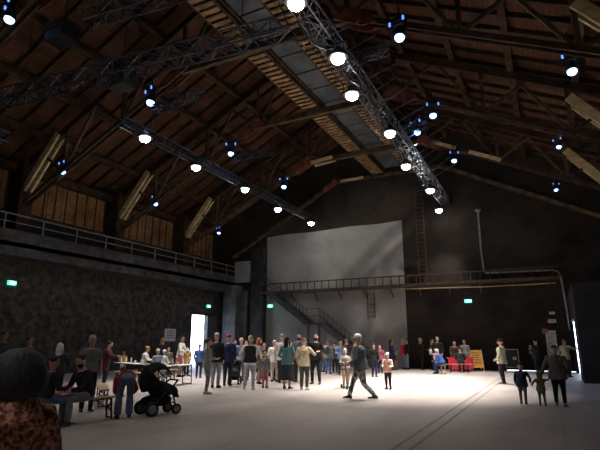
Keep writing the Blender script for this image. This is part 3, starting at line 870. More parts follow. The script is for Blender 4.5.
    if hairstyle == 'beard' or (isinstance(hairstyle, str) and 'beard' in hairstyle):
        m = MB()
        bd = [(-.128, .03, .045, .028), (-.105, .05, .03, .052), (-.07, .063, .018, .076), (-.045, .06, .014, .074)]
        m.tube([hp(0, c, z) for z, _, c, _ in bd], [(rx * q, ry * q) for _, rx, _, ry in bd], 12, right=hx)
        m.build('beard', HM, T, smooth=True)
    if hat:
        HT = fab(hat)
        m = MB()
        cp = [(.035, .083, -.006, .1), (.075, .083, -.008, .1), (.11, .068, -.012, .082), (.135, .035, -.014, .045)]
        m.tube([hp(0, c, z) for z, _, c, _ in cp], [(rx * q, ry * q) for _, rx, _, ry in cp], 14, right=hx)
        if brim:
            m.tube([hp(0, .07, .045), hp(0, .12, .04), hp(0, .165, .03)], [(.07 * q, .012 * q), (.065 * q, .007 * q), (.035 * q, .004 * q)], 12, right=hx)
        m.build('cap' if brim else 'knit_hat', HT, T, smooth=True)
    # clothing ---------------------------------------------------
    TP = top if not isinstance(top, tuple) else fab(top); BT = bottom if not isinstance(bottom, tuple) else fab(bottom)
    e = .02 * s
    m = MB()
    ks = [(hem, .172 if hem > -.2 else .19, .128)] + [(k, rx, ry) for k, rx, ry in tr_[1:-1] if k > hem + .04] + [(.505, .1, .078)]
    if pose == 'sit' and hem < -.04: ks = ks[1:] if ks[1][0] <= .01 else ks; 
    m.tube([tl(k) if k > -.3 else tl(k) for k, _, _ in ks], [(rx * s * w + e, ry * s * w + e) for _, rx, ry in ks], 16, right=X)
    for sd in (-1, 1):
        sh_in = tl(.45) + X * (sd * shw * .45)
        fd = (hand[sd] - elbow[sd]).normalized()
        if sleeve:
            m.tube([sh_in, S[sd], S[sd].lerp(elbow[sd], .5), elbow[sd], elbow[sd].lerp(hand[sd], .5), hand[sd] - fd * .01 * s],
                   [x * s for x in (.078, .074 * w ** .5, .064, .054, .05, .042)], 10)
        else:
            m.tube([sh_in, S[sd], S[sd].lerp(elbow[sd], .55)], [x * s for x in (.074, .07, .062)], 10)
    if hood:
        m.tube([tl(.5) - nf * .05 * s, tl(.53) - nf * .085 * s, tl(.47) - nf * .12 * s], [(.09 * s, .05 * s), (.1 * s, .05 * s), (.06 * s, .03 * s)], 10, right=X)
    m.build('jacket' if hem < -.05 else 'top', TP, T, voxel=vox * 1.15)
    if hood == 'up':
        m = MB()
        cp = [(-.15, .075, -.05, .07), (-.09, .095, -.04, .09), (-.02, .1, -.035, .1), (.05, .1, -.03, .112), (.1, .082, -.028, .095), (.135, .045, -.03, .055)]
        m.tube([hp(0, c, z) for z, _, c, _ in cp], [(rx * q, ry * q) for _, rx, _, ry in cp], 14, right=hx)
        m.build('hood', TP, T, smooth=True)
    if vest:
        m = MB()
        kv = [(-.05, .175, .125)] + [(k, rx, ry) for k, rx, ry in tr_[2:-1]] + [(.495, .11, .085)]
        m.tube([tl(k) for k, _, _ in kv], [(rx * s * w + e * 1.9, ry * s * w + e * 1.9) for _, rx, ry in kv], 16, right=X)
        m.build('vest', fab(vest), T, voxel=vox * 1.15)
    if legs:
        m = MB()
        m.tube([tl(-.02) - V((0, 0, .05 * s)), pel, tl(.09), tl(.14)], [(.15 * s * w, .11 * s * w), (.162 * s * w, .117 * s * w), (.15 * s * w, .108 * s * w), (.135 * s * w, .1 * s * w)], 14, right=X)
        if pose == 'bend': m.ball(pel - V((0, .01 * s, .02 * s)), (.165 * s * w + e * .4, .125 * s * w + e, .13 * s), 14, 8)
        if skirt:
            m.tube([tl(.1), pel, pel - V((0, 0, skirt * .5 * s)), pel - V((0, 0, skirt * s))], [(.155 * s * w, .115 * s * w), (.178 * s * w, .13 * s * w), (.2 * s * w, .16 * s * w), (.23 * s * w, .19 * s * w)], 16, right=X)
        else:
            for sd in (-1, 1):
                th = .083 * s * w ** .7
                m.tube([Hj[sd] + V((0, 0, .02 * s)), Hj[sd].lerp(knee[sd], .35), knee[sd], knee[sd].lerp(ank[sd], .4), ank[sd].lerp(knee[sd], .04)],
                       [th * 1.02 + e * .7, th * .96 + e * .7, .066 * s + e * .35, .06 * s * flare + e * .3, .05 * s * flare ** 1.5 + e * .2], 12)
        m.build('skirt' if skirt else 'trousers', BT, T, voxel=vox * 1.15)
    SHM = fab(shoes, .6)
    for sd in (-1, 1):
        fdir = V((sd * .18, 1, 0)).normalized(); sdv = V((1, -sd * .18, 0)).normalized()
        base = V((ank[sd].x, ank[sd].y, ank[sd].z - .085 * s)); k = s * (1.1 if H < 1.35 else 1)
        sh_ = MB()
        sh_.tube([base + fdir * y * k + V((0, 0, z * k)) for y, z in ((-.075, .04), (-.05, .045), (.02, .045), (.09, .034), (.15, .027), (.185, .02))],
                 [(x * k, z * k) for x, z in ((.022, .03), (.038, .045), (.042, .045), (.047, .034), (.042, .026), (.022, .014))], 12, right=sdv)
        sh_.tube([base + V((0, 0, .05 * k)), base + V((0, 0, .1 * k))], [.045 * k, .046 * k], 10)
        so = sh_.build('shoe', SHM, T, smooth=True)
        if near:
            MB().prism([base + fdir * y * k + sdv * x * k + V((0, 0, .001)) for y, x in ((-.08, -.03), (-.08, .03), (.03, .043), (.11, .05), (.18, .03), (.19, 0), (.18, -.03), (.11, -.05), (.03, -.043))], (0, 0, .02 * k)).build('sole', fab((.6, .6, .58)), so)
    T['_skel'] = 0
    del T['_skel']
    return dict(T=T, tl=tl, s=s, nf=nf, X=X, u=u, hand=hand, S=S, H=H, P=P, pel=pel, hp=hp)

def world_of(I, p):
    """a local point of a person in world coordinates"""
    T = I['T']; a = T.rotation_euler.z; c, s_ = math.cos(a), math.sin(a)
    return V((T.location.x + p.x * c - p.y * s_, T.location.y + p.x * s_ + p.y * c, T.location.z + p.z))

def backpack(I, color, label, front=False):
    s = I['s']; sg = 1 if front else -1
    c = I['tl'](.28) + I['nf'] * (sg * .235 * s)
    T = thing('backpack', label, 'backpack', I['T'].location, I['T'].rotation_euler.z)
    m = MB()
    up, n, X = I['u'], I['nf'], I['X']
    m.tube([c - up * .2 * s, c - up * .17 * s, c, c + up * .14 * s, c + up * .2 * s], [(.10 * s, .05 * s), (.14 * s, .085 * s), (.145 * s, .09 * s), (.12 * s, .075 * s), (.06 * s, .04 * s)], 12, right=X)
    m.build('bag_body', fab(color), T, smooth=True)
    MB().tube([c - up * .14 * s + n * sg * .08 * s, c + up * .0 * s + n * sg * .1 * s], [(.09 * s, .03 * s), (.08 * s, .03 * s)], 10, right=X).build('pocket', fab(tuple(x * .8 for x in color)), T, smooth=True)
    for sd in (-1, 1):
        MB().tube([c + up * .17 * s + X * sd * .06 * s, I['tl'](.5) + X * sd * .09 * s - n * sg * .02 * s, I['tl'](.44) + X * sd * .1 * s + n * -sg * .15 * s, I['tl'](.2) + X * sd * .13 * s - n * sg * .13 * s], .018 * s, 6).build('strap', fab(color), T)
    return T

def handbag(I, sd, color, label, hang=.45, sz=.2):
    s = I['s']; a = I['S'][sd] + V((.0, 0, .075 * s)); c = a + V((sd * .1 * s, 0, -hang * s))
    T = thing('shoulder_bag', label, 'bag', I['T'].location, I['T'].rotation_euler.z)
    MB().tube([c + V((0, 0, sz * .7 * s)), c, c - V((0, 0, sz * .8 * s))], [(.04 * s, sz * .7 * s), (.06 * s, sz * .8 * s), (.055 * s, sz * .75 * s)], 12, right=(1, 0, 0)).build('bag_body', fab(color), T, smooth=True)
    MB().tube([c + V((0, -sz * .4 * s, sz * .6 * s)), a + V((-.01 * sd, 0, 0)), c + V((0, sz * .4 * s, sz * .6 * s))], .012 * s, 6).build('strap', fab(color), T)
    return T
# ================================================================ WHO STANDS WHERE
BLK = (.02, .02, .022); DK = (.035, .035, .04); JEANS = (.14, .2, .32); LJEANS = (.34, .38, .46); NAVY = (.03, .04, .1)
WHT = (.75, .74, .72); GREY = (.25, .25, .26); OLIVE = (.13, .13, .08); CREAM = (.62, .54, .4); BLOND = (.5, .34, .14); GREYH = (.35, .34, .33)
DHAIR = (.02, .015, .012); BROWN = (.1, .05, .025)
hold = dict(hl=(-.02, .28, -.3), hr=(-.02, .28, -.3))

# close woman at the left edge, seen from behind
COAT = noisy('patterned_rust_coat', (.05, .025, .02), (.42, .22, .16), 42, 8, .85, bump=.4, c3=(.24, .09, .06), lo=.4, hi=.6)
I = person(0, 0, 0, -12, 'visitor with a big dark bob and rust patterned coat, close at the left edge', top=COAT, bottom=DK, hair=(.012, .012, .018), hairstyle='bob', near=True, hem=-.36, w=.9,
           pos=(lambda p: (p.x * .99, p.y * .99, 0))(V((ray(13, 400).x, ray(13, 400).y, 0)).normalized() * 3.0), H=1.565, hl=(-.03, .22, -.3), hr=(-.03, .22, -.28))
MB().tube([I['tl'](.40) - I['nf'] * .02, I['tl'](.47) - I['nf'] * .02, I['tl'](.55) - I['nf'] * .03, I['tl'](.60) - I['nf'] * .03], [(.17, .12), (.15, .11), (.115, .1), (.08, .08)], 16, right=(1, 0, 0)).build('collar', COAT, I['T'], smooth=True)
# seated pair on the left bench
c, yw, ln = between((44, 402), (100, 397), .46)
b1 = trestle('bench', 'trestle_bench', c, yw, 'wooden bench under the seated man in black at the left', 'wooden benches', L_=2.2)
def seat_pos(t): return c + V((math.cos(yw), math.sin(yw), 0)) * (t * 2.2)
vb = V((c.x, c.y, 0)).normalized()
sp = at(86, 400, .46); sp.z = 0
I3 = person(0, 0, 0, 235, 'seated man in black sweater and grey jeans with dark beard, on the left bench', top=BLK, bottom=(.2, .21, .23), hair=DHAIR, hairstyle='beard', pose='sit', pos=sp, H=1.78, lean=16, nod=12, near=True,
            hl=(-.04, .34, -.32), hr=(-.04, .34, -.34), shoes=(.05, .05, .05))
sp2 = at(45, 403, .46); sp2.z = 0
I2 = person(0, 0, 0, 70, 'seated visitor in light blue jeans half hidden behind the rust patterned coat', top=BLK, bottom=JEANS, hair=(.05, .02, .015), hairstyle='short', skin=SKIN2, pose='sit', pos=sp2, H=1.68, lean=8, near=True, hl=(-.02, .32, -.28), hr=(-.02, .3, -.28), shoes=(.03, .03, .03))
person(57, 404, 343, 15, 'visitor with long pale hair and dark clothes standing behind the seated man', top=DK, bottom=BLK, hair=(.6, .57, .55), hairstyle='long', near=True, hem=-.15, hl=(.0, .25, -.2), hr=(-.05, .3, -.15))
person(89, 412, 335, 168, 'grey-haired man in grey t-shirt standing behind the left bench', top=(.16, .165, .16), bottom=BLK, hair=GREYH, sleeve=False, near=True, hem=-.03, nod=8, skin=SKIN2)
person(105, 388, 341, 100, 'visitor in a dark red coat reaching right beside the grey-haired man', top=(.09, .02, .025), bottom=DK, hair=DHAIR, hairstyle='bun', hem=-.3, w=1.15, lean=8, hl=(0, .4, -.25), hr=(.1, .42, -.2), nod=10)
person(0, 396, 331, 90, 'dark figure at the far left edge behind the close visitor', skin=SKIN_DIM, top=BLK, bottom=BLK, hair=DHAIR, hem=-.12)
person(27, 392, 337, 120, 'dark figure seen above the big dark bob', skin=SKIN_DIM, top=BLK, bottom=BLK, hair=DHAIR)
# empty bench right of the couple
c, yw, ln = between((105, 391), (101, 382), .46)
trestle('bench', 'trestle_bench', c, yw, 'empty wooden bench seen end-on left of the bending visitor', 'wooden benches')
MB_ = at(62, 388)
pk = thing('pink_bag', 'pink cloth bag on the floor behind the seated man', 'bag', (at(66, 398).x, at(66, 398).y, 0))
MB().tube([(0, 0, .01), (0, 0, .1), (0, 0, .3), (0, 0, .42)], [(.16, .1), (.2, .13), (.17, .09), (.13, .04)], 12).build('bag_body', fab((.75, .22, .42)), pk, smooth=True)
MB().tube([(-.09, 0, .4), (-.05, 0, .52), (.05, 0, .52), (.09, 0, .4)], .012, 6).build('handle', fab((.6, .15, .33)), pk)

# bending visitor and the big black stroller
person(125, 419, 0, -8, 'visitor in flared jeans and red top bending forward at the big black stroller', top=(.35, .03, .035), bottom=(.11, .16, .27), hair=BROWN, hairstyle='tail', pose='bend', lean=96, H=1.68, near=True,
       fl=(.13, .0, 0), fr=(.13, .05, 0), hl=(-.1, .2, -.4), hr=(.1, .25, -.36), flare=1.35, hem=-.06, w=.85)
def stroller(loc, rz, label, body, scale=1.0, hoodc=None):
    t = thing('stroller', label, 'stroller', loc, rz, 'strollers')
    t.scale = (scale,) * 3
    FB = fab(body); FM = BLACKM
    # local +X is the front
    for x, r, y in ((-.28, .15, .26), (-.28, .15, -.26), (.34, .11, .2), (.34, .11, -.2)):
        wh = MB().tube([(x, y - .03, r), (x, y + .03, r)], [r, r], 20).build('wheel', RUBBER, t)
        MB().tube([(x, y - .035, r), (x, y + .035, r)], [r * .62, r * .62], 14).build('hub', plain('grey_hub', (.2, .2, .2)), wh)
    m = MB()
    for y in (-.24, .24):
        m.tube([(-.28, y, .15), (.05, y, .5), (.1, y, .56)], .018, 7).tube([(.34, y * .8, .13), (.22, y, .42), (-.1, y, .7), (-.48, y, 1.04)], .018, 7)
    m.tube([(-.28, -.24, .15), (-.28, .24, .15)], .015, 6).tube([(.3, -.2, .24), (.3, .2, .24)], .015, 6)
    m.build('frame', FM, t)
    MB().tube([(-.48, -.25, 1.04), (-.52, -.15, 1.06), (-.52, .15, 1.06), (-.48, .25, 1.04)], .024, 8).build('handlebar', RUBBER, t)
    m = MB()
    m.tube([(-.34, 0, .95), (-.25, 0, .72), (-.08, 0, .55), (.15, 0, .52), (.33, 0, .5), (.42, 0, .46)], [(.2, .08), (.25, .16), (.26, .18), (.25, .15), (.2, .1), (.12, .05)], 14, right=(0, 1, 0))
    m.tube([(.34, 0, .5), (.44, 0, .34)], [(.17, .04), (.15, .03)], 10, right=(0, 1, 0))
    m.build('seat', FB, t, voxel=.02)
    m = MB(); bm = m.bm
    cen = V((-.1, 0, .72)); rings = []
    for k in range(10):
        a = R(215 - k * 19)
        rings.append([bm.verts.new(cen + V((math.cos(a) * .38 * (1 - .25 * abs(j - 4) / 4), -.27 + .54 * j / 8, math.sin(a) * .40 * (1 - .3 * (abs(j - 4) / 4) ** 2)))) for j in range(9)])
    for a_, b_ in zip(rings, rings[1:]):
        for j in range(8): bm.faces.new((a_[j], a_[j + 1], b_[j + 1], b_[j]))
    hd = m.build('canopy', fab(hoodc or body), t, smooth=True)
    so = hd.modifiers.new('thick', 'SOLIDIFY'); so.thickness = .03
    MB().tube([(-.34, 0, .3), (-.2, 0, .3), (.1, 0, .3), (.24, 0, .32)], [(.18, .08), (.21, .13), (.21, .13), (.15, .08)], 12, right=(0, 1, 0)).build('basket', FB, t, smooth=True)
    MB().tube([(.2, -.24, .6), (.36, -.18, .72), (.36, .18, .72), (.2, .24, .6)], .02, 7).build('bumper_bar', RUBBER, t)
    return t
def dirrot(P, face):
    v = V((P.x, P.y, 0)).normalized(); a = R(face)
    f = V((v.x * math.cos(a) + v.y * math.sin(a), -v.x * math.sin(a) + v.y * math.cos(a), 0))
    return math.atan2(f.y, f.x)
P = at(157.5, 414.5)
stroller(P, dirrot(P, 62), 'big black stroller beside the bending visitor', (.012, .012, .014), 1.04)
P = at(273, 380)
stroller(P, dirrot(P, 30), 'low dark stroller in the middle of the crowd, beside the child in grey shirt', (.02, .02, .025), .8, (.09, .09, .1))
P = at(234, 384)
stroller(P, dirrot(P, 185), 'stroller with grey canopy behind the visitor in grey sweatshirt', (.04, .04, .045), .95, (.2, .2, .2))

# tables and benches on the left, seen beyond the stroller
for a, b_, kind, lab in (((117, 362), (150, 364), 'table', 'leftmost long table where the child in yellow sits'), ((158, 366), (192, 364), 'table', 'long table in front of the bright doorway'),
                         ((116, 371), (146, 373), 'bench', 'wooden bench below the visitor in white shirt'), ((151, 371), (176, 369), 'bench', 'wooden bench under the children in caps')):
    c, yw, ln = between(a, b_, .76 if kind == 'table' else .46)
    trestle(kind, 'trestle_' + kind, c, yw, lab, 'wooden benches' if kind == 'bench' else 'long trestle tables', top=CLOTHW if kind == 'table' else WOODTOP, L_=min(2.6, max(1.8, ln)))
random.seed(3)
def cups(a, b_, z, n, lab, grp, cols):
    for k in range(n):
        u = (k + .5) / n + random.uniform(-.03, .03)
        p = at(a[0] + (b_[0] - a[0]) * u, a[1] + (b_[1] - a[1]) * u, z)
        h = random.choice((.12, .16, .24))
        o = MB().tube([(0, 0, .001), (0, 0, h * .6), (0, 0, h * .75), (0, 0, h)], [.035, .04, .03, .02] if h > .2 else [.035, .04, .042, .045], 10).build('bottle' if h > .2 else 'cup', plain('cup_%d' % (k % len(cols)), cols[k % len(cols)]))
        o.location = p
        tag(o, ('bottle ' if h > .2 else 'cup ') + lab, 'bottle' if h > .2 else 'cup', grp)
cups((119, 362.5), (148, 364), .76, 6, 'standing on the leftmost long table', 'cups on the leftmost table', [WHT, (.8, .78, .7), (.6, .6, .6)])
cups((160, 366), (190, 364), .76, 6, 'standing on the table by the bright doorway', 'cups on the doorway table', [WHT, (.7, .5, .3), (.3, .4, .6)])

ch = dict()
person(123, 377, 351, 175, 'child in yellow shirt with dark hair at the leftmost table', top=(.7, .42, .12), bottom=CREAM, hair=DHAIR, hem=-.03, **hold)
person(143, 384, 346, 100, 'visitor in white shirt with ginger hair leaning at the leftmost table', top=WHT, bottom=DK, hair=(.45, .2, .06), hairstyle='bun', lean=12, nod=15, hem=-.12, hl=(0, .35, -.3), hr=(0, .35, -.28))
person(157, 386, 349, 20, 'child in grey-blue shirt and pale cap on the bench', top=(.28, .31, .42), bottom=(.5, .4, .2), hair=BLOND, hat=(.7, .6, .4), **hold)
person(163.5, 383, 350, 60, 'child in white hat and white top beside the child in grey-blue shirt', top=WHT, bottom=LJEANS, hair=BLOND, hat=(.8, .78, .74), hem=-.1, **hold)
person(162, 375, 338, 120, 'visitor with blond hair and dark sweater left of the paper notice', top=NAVY, bottom=BLK, hair=BLOND, hairstyle='long')
person(168, 377, 347, 175, 'child with brown hair standing behind the white hat', top=(.2, .17, .15), bottom=BLK, hair=BROWN)
person(180, 377, 336, 110, 'visitor in white shirt with a coral red apron by the doorway', top=WHT, bottom=(.55, .16, .15), hair=DHAIR, skin=SKIN2, skirt=.48, lean=6, hl=(0, .35, -.3), hr=(.05, .3, -.32))
person(187, 376, 347, 200, 'small child in orange behind the table, right of the coral apron', top=(.65, .4, .15), bottom=DK, hair=BROWN)
person(199, 378, 344, 15, 'visitor in blue jacket standing in the bright doorway light', top=(.08, .15, .4), bottom=NAVY, hair=BROWN)
# centre left crowd
I = person(207, 394, 338, 92, 'visitor in grey-green sweatshirt and grey trousers with hair tied back', top=(.3, .31, .27), bottom=(.27, .25, .25), hair=BROWN, hairstyle='tail', near=True, nod=8, hl=(-.02, .26, -.3), hr=(-.02, .28, -.28), hem=-.1, shoes=(.4, .38, .36))
I = person(216, 388, 333, 20, 'man in black jacket and pale jeans with a beige cap', top=BLK, bottom=LJEANS, hair=BROWN, hat=(.55, .48, .4), brim=False)
person(228, 386, 334.5, 10, 'man in navy jacket and dark trousers with a red cap', top=(.025, .035, .1), bottom=DK, hair=DHAIR, hat=(.5, .02, .05), w=1.08)
person(234, 378, 340, 110, 'dark-haired visitor seen just right of the red cap', top=BLK, bottom=DK, hair=DHAIR)
person(241, 381, 338, 150, 'visitor with pale hair seen left of the black vest', top=(.2, .25, .4), bottom=JEANS, hair=(.55, .45, .35))
I = person(250, 390, 335, 5, 'visitor in black vest over white sleeves and pale jeans', top=WHT, bottom=(.42, .45, .52), hair=BLOND, vest=BLK, near=True, fl=(.18, .12, 0), fr=(.12, -.05, 0), hl=(.12, .15, -.36), hr=(.12, .15, -.36), shoes=(.4, .4, .42))
handbag(I, 1, (.32, .14, .06), 'brown shoulder bag on the visitor in the black vest', .42, .14)
person(259, 384, 338, 80, 'visitor with ginger hair right of the black vest', top=(.5, .42, .36), bottom=(.3, .2, .18), hair=(.4, .16, .06), hairstyle='long', **hold)
person(264, 379, 343, 175, 'dark-dressed visitor behind the table, near the white-haired one', top=DK, bottom=DK, hair=BROWN, skin=SKIN1)
person(265, 388, 352, 20, 'child with fair hair and grey shirt in front of the crowd table', top=(.2, .2, .22), bottom=(.45, .15, .18), hair=BLOND)
person(274.5, 382, 340, 5, 'visitor in bright white top with pale hair', top=(.85, .84, .8), bottom=(.65, .6, .5), hair=(.75, .68, .5), w=1.1)
person(282, 383, 334, 15, 'tall man in pale pink shirt behind the teal top', top=(.68, .6, .62), bottom=DK, hair=(.3, .22, .16), hairstyle='short', w=1.05)
person(287, 389, 337, 25, 'visitor in teal top and long black skirt with black hair', top=(.08, .19, .19), bottom=BLK, hair=(.008, .008, .01), hairstyle='long', near=True, skirt=.62, hl=(.05, .2, -.35), hr=(.0, .25, -.3))
person(299, 382, 333, 190, 'bearded man in grey-blue shirt facing the camera', top=(.17, .18, .24), bottom=DK, hair=DHAIR, hairstyle='beard', **hold)
person(304, 390, 338, 20, 'visitor in cream hoodie and olive trousers', top=(.66, .55, .38), bottom=(.09, .09, .06), hair=(.22, .15, .09), near=True, hood=True, hr=(.05, .3, -.12), w=1.05, hem=-.13, shoes=(.45, .4, .35))
person(316, 384, 333, 195, 'man all in black with dark beard beside the cream hoodie', top=(.012, .012, .014), bottom=(.014, .014, .018), hair=DHAIR, hairstyle='beard', fl=(.16, .12, 0), fr=(.14, 0, 0), hl=(0, .25, -.25))
I = person(328, 374, 340, 15, 'visitor in jeans with a grey backpack near the stair foot', top=(.35, .33, .3), bottom=(.1, .18, .4), hair=(.2, .12, .08))
backpack(I, (.07, .08, .08), 'dark grey backpack on the visitor in jeans near the stair foot')
person(322, 372, 343, 40, 'visitor in pink-red half hidden by the man in black', top=(.45, .12, .14), bottom=JEANS, hair=BROWN)
person(341, 375, 340, 170, 'visitor in light blue shirt behind the boy with the scooter', top=(.25, .35, .6), bottom=DK, hair=DHAIR, **hold)
person(347, 373, 338, 200, 'dark-haired visitor right of the light blue shirt', top=(.1, .08, .09), bottom=DK, hair=DHAIR)
person(355, 375, 343, 120, 'visitor behind the striding man, left side', top=(.12, .15, .25), bottom=DK, hair=BROWN)
# table of the central crowd
c, yw, ln = between((259, 362.5), (288, 362.8), .76)
trestle('table', 'trestle_table', c, yw, 'long table hidden in the middle of the central crowd', 'long trestle tables', top=CLOTHW)
cups((261, 362.5), (286, 362.8), .76, 5, 'standing on the table in the central crowd', 'cups on the central table', [WHT, (.7, .2, .15), (.7, .65, .5)])
c, yw, ln = between((327, 363), (345, 363), .46)
trestle('bench', 'trestle_bench', c, yw, 'dark wooden bench between the backpack wearer and the scooter boy', 'wooden benches', L_=1.9)
# boys and the striding man
I = person(345.5, 388, 349, 165, 'boy with beige helmet and beige trousers on a kick scooter', top=(.2, .19, .18), bottom=(.5, .33, .22), hair=BLOND, hat=(.62, .54, .44), brim=False, hl=(.0, .33, -.24), hr=(0, .33, -.24), shoes=(.08, .08, .08), near=True, vest=(.35, .3, .28))
P = at(344, 388.5); rz = I['T'].rotation_euler.z
t = thing('kick_scooter', 'dark kick scooter ridden by the boy in the beige helmet', 'scooter', (P.x, P.y, 0), rz + math.pi / 2)
for x in (-.36, .42): MB().tube([(x, -.018, .07), (x, .018, .07)], [.07, .07], 16).build('wheel', RUBBER, t)
MB().box((-.3, -.06, .075), (.3, .06, .1)).build('deck', plain('grey_deck', (.15, .15, .16)), t, bevel=.008)
MB().tube([(.42, 0, .08), (.36, 0, .3), (.28, 0, .82)], .02, 8).build('steering_tube', STEEL_DARK, t)
MB().tube([(.28, -.2, .82), (.28, .2, .82)], .018, 8).build('handlebar', RUBBER, t)
t.location = t.location + V((0, 0, 0))
CAMO = noisy('camouflage_cloth', (.05, .055, .045), (.5, .5, .44), 9, 3, .9, c3=(.2, .2, .16), lo=.42, hi=.58)
I = person(361, 399.5, 329.5, 283, 'big man striding left in camouflage trousers, grey jacket and white cap', top=(.12, .13, .14), bottom=CAMO, hair=GREYH, hat=(.85, .84, .82), near=True, w=1.25, H=1.95, gait=1.0, lean=7,
           fl=(.08, -.36, .03), fr=(.08, .36, 0), hl=(.04, .2, -.38), hr=(.05, .26, -.34), hem=-.1, turn=0)
P = at(352, 375)
I = person(388, 389, 353, 200, 'boy in white long-sleeve top, orange vest and white cap', top=(.8, .76, .72), bottom=(.03, .025, .025), hair=BROWN, hat=(.8, .74, .62), vest=(.6, .3, .22), near=True, **hold)
person(374, 377, 343, 20, 'visitor in black behind the boy in the orange vest', top=BLK, bottom=(.035, .032, .09), hair=DHAIR)
person(380, 373, 345, 190, 'visitor with pink scarf beside the striding man', top=(.5, .15, .22), bottom=DK, hair=(.25, .1, .1), hairstyle='long')
person(391.5, 370, 340, 95, 'visitor with long black hair and dark navy coat', top=(.02, .03, .08), bottom=BLK, hair=(.008, .008, .01), hairstyle='long', hem=-.3, **hold)
person(396, 370, 351, 260, 'child in brown coat next to the long black hair', top=(.2, .1, .07), bottom=(.4, .28, .15), hair=(.25, .17, .1))
person(403, 369, 339.5, 100, 'visitor in bright red jacket and jeans by the plaster edge', top=(.65, .02, .03), bottom=(.2, .27, .36), hair=BLOND)
person(407, 369.5, 338.5, 250, 'man in black jacket right beside the red jacket', top=BLK, bottom=LJEANS, hair=DHAIR)
person(421, 369.5, 338, 80, 'visitor in black hoodie with pale hair, standing alone at the back wall', top=BLK, bottom=(.04, .03, .03), hair=(.45, .35, .28), **hold)
I = person(432.5, 370, 339, 95, 'visitor in black coat with a white tote bag', top=BLK, bottom=(.03, .03, .05), hair=(.12, .05, .04), hem=-.15, **hold)
handbag(I, 1, (.8, .78, .74), 'white tote bag on the shoulder of the black coat', .42, .2)
person(438, 371, 336.5, 190, 'tall man in black behind the child in pale clothes', top=BLK, bottom=BLK, hair=(.15, .08, .05), fl=(.1, 0, 0))
person(436, 372.5, 349, 120, 'child in pale pink clothes before the tall man in black', top=(.55, .4, .36), bottom=(.6, .55, .5), hair=BLOND)
person(246, 380, 341, 190, 'visitor facing the camera, head just left of the blond hair above the black vest', top=(.15, .12, .14), bottom=DK, hair=BROWN)
person(292, 381, 342, 185, 'visitor in wine red sweater between the teal top and the cream hoodie', top=(.25, .05, .08), bottom=DK, hair=BROWN)
person(335, 373, 343, 185, 'visitor in dark green behind the bench near the stair foot', top=(.06, .09, .07), bottom=DK, hair=DHAIR)
# right table with red cloth
c, yw, ln = between((449, 357.8), (469, 357.8), .76)
trestle('table', 'trestle_table', c, yw, 'table with a red cloth near the orange signboard', 'long trestle tables', top=fab((.7, .04, .05)), L_=1.4)
t = thing('red_cloth', 'bright red cloth hanging over the front of the right-hand table', 'tablecloth', c, yw)
m = MB()
for k in range(11):
    x = -.72 + k * .13
    m.prism([(x, -.27 - .02 * (k % 2), .77), (x + .13, -.27 - .02 * ((k + 1) % 2), .77), (x + .13, -.3 - .03 * ((k + 1) % 2), .12), (x, -.3 - .03 * (k % 2), .12)], (0, .012, 0))
m.box((-.73, -.28, .765), (.73, .25, .775))
m.build('cloth', fab((.7, .04, .05)), t)
cc, yw2, ln = between((449, 364), (469, 364), .46)
trestle('bench', 'trestle_bench', (cc.x, cc.y, 0), yw2, 'grey bench in front of the red cloth table', 'wooden benches', top=plain('grey_bench_wood', (.3, .31, .33)), L_=1.5)
sp = at(443, 365, .46); sp.z = 0
person(0, 0, 0, 300, 'white-haired visitor in blue shirt seated at the left end of the red table', top=(.06, .14, .42), bottom=(.05, .09, .25), hair=(.75, .74, .72), pose='sit', pos=sp, H=1.7, lean=28, nod=10, **hold)
st = thing('stool', 'small wooden stool under the white-haired visitor in blue', 'stool', sp, 0)
MB().tube([(0, 0, .42), (0, 0, .46)], [.17, .17], 14).build('seat', WOODTOP, st)
for k in range(4):
    a = math.pi / 4 + k * math.pi / 2
    MB().tube([(math.cos(a) * .12, math.sin(a) * .12, .42), (math.cos(a) * .17, math.sin(a) * .17, 0)], .017, 6).build('leg', WOODTOP, st)
sp = cc + V((math.cos(yw2), math.sin(yw2), 0)) * .1; sp.z = 0
person(0, 0, 0, 5, 'visitor in black seated with back to the camera on the grey bench', top=(.025, .03, .03), bottom=BLK, hair=DHAIR, pose='sit', pos=sp, H=1.7, lean=6, **hold)
person(455, 371.3, 341, 170, 'dark-dressed visitor behind the red table, left one', top=(.1, .07, .06), bottom=BLK, hair=(.3, .18, .1), lean=12)
person(465.5, 371.3, 339.5, 200, 'visitor in grey top behind the red table, right one', top=(.26, .26, .28), bottom=BLK, hair=DHAIR, lean=5)
# orange signboard
P = at(476.5, 371.3)
t = thing('signboard', 'orange folding signboard standing by the back wall', 'signboard', (P.x, P.y, 0), dirrot(P, 165) - math.pi / 2 + math.pi)
OR = noisy('orange_board', (.85, .38, .07), (.95, .55, .18), 3, 5, .7)
for sg in (-1, 1):
    y0, y1 = sg * .3, sg * .03
    for x in (-.36, .36): MB().bar((x, y0, 0), (x, y1, 1.22), .05, .03).build('side_rail', PINE, t)
    MB().prism([(-.34, y0 * .8, .22), (.34, y0 * .8, .22), (.34, y1 * 1.1, 1.2), (-.34, y1 * 1.1, 1.2)], (0, sg * .02, 0)).build('board', OR, t)
    m = MB()
    for k in range(5):
        z = .5 + k * .13; yy = sg * (.3 - .27 * z / 1.22) + sg * .03
        m.box((-.24 + .04 * (k % 2), yy - .004, z), (.24 - .05 * (k % 3), yy + .004, z + .035))
    m.build('writing', plain('brown_ink', (.3, .1, .04)), t)
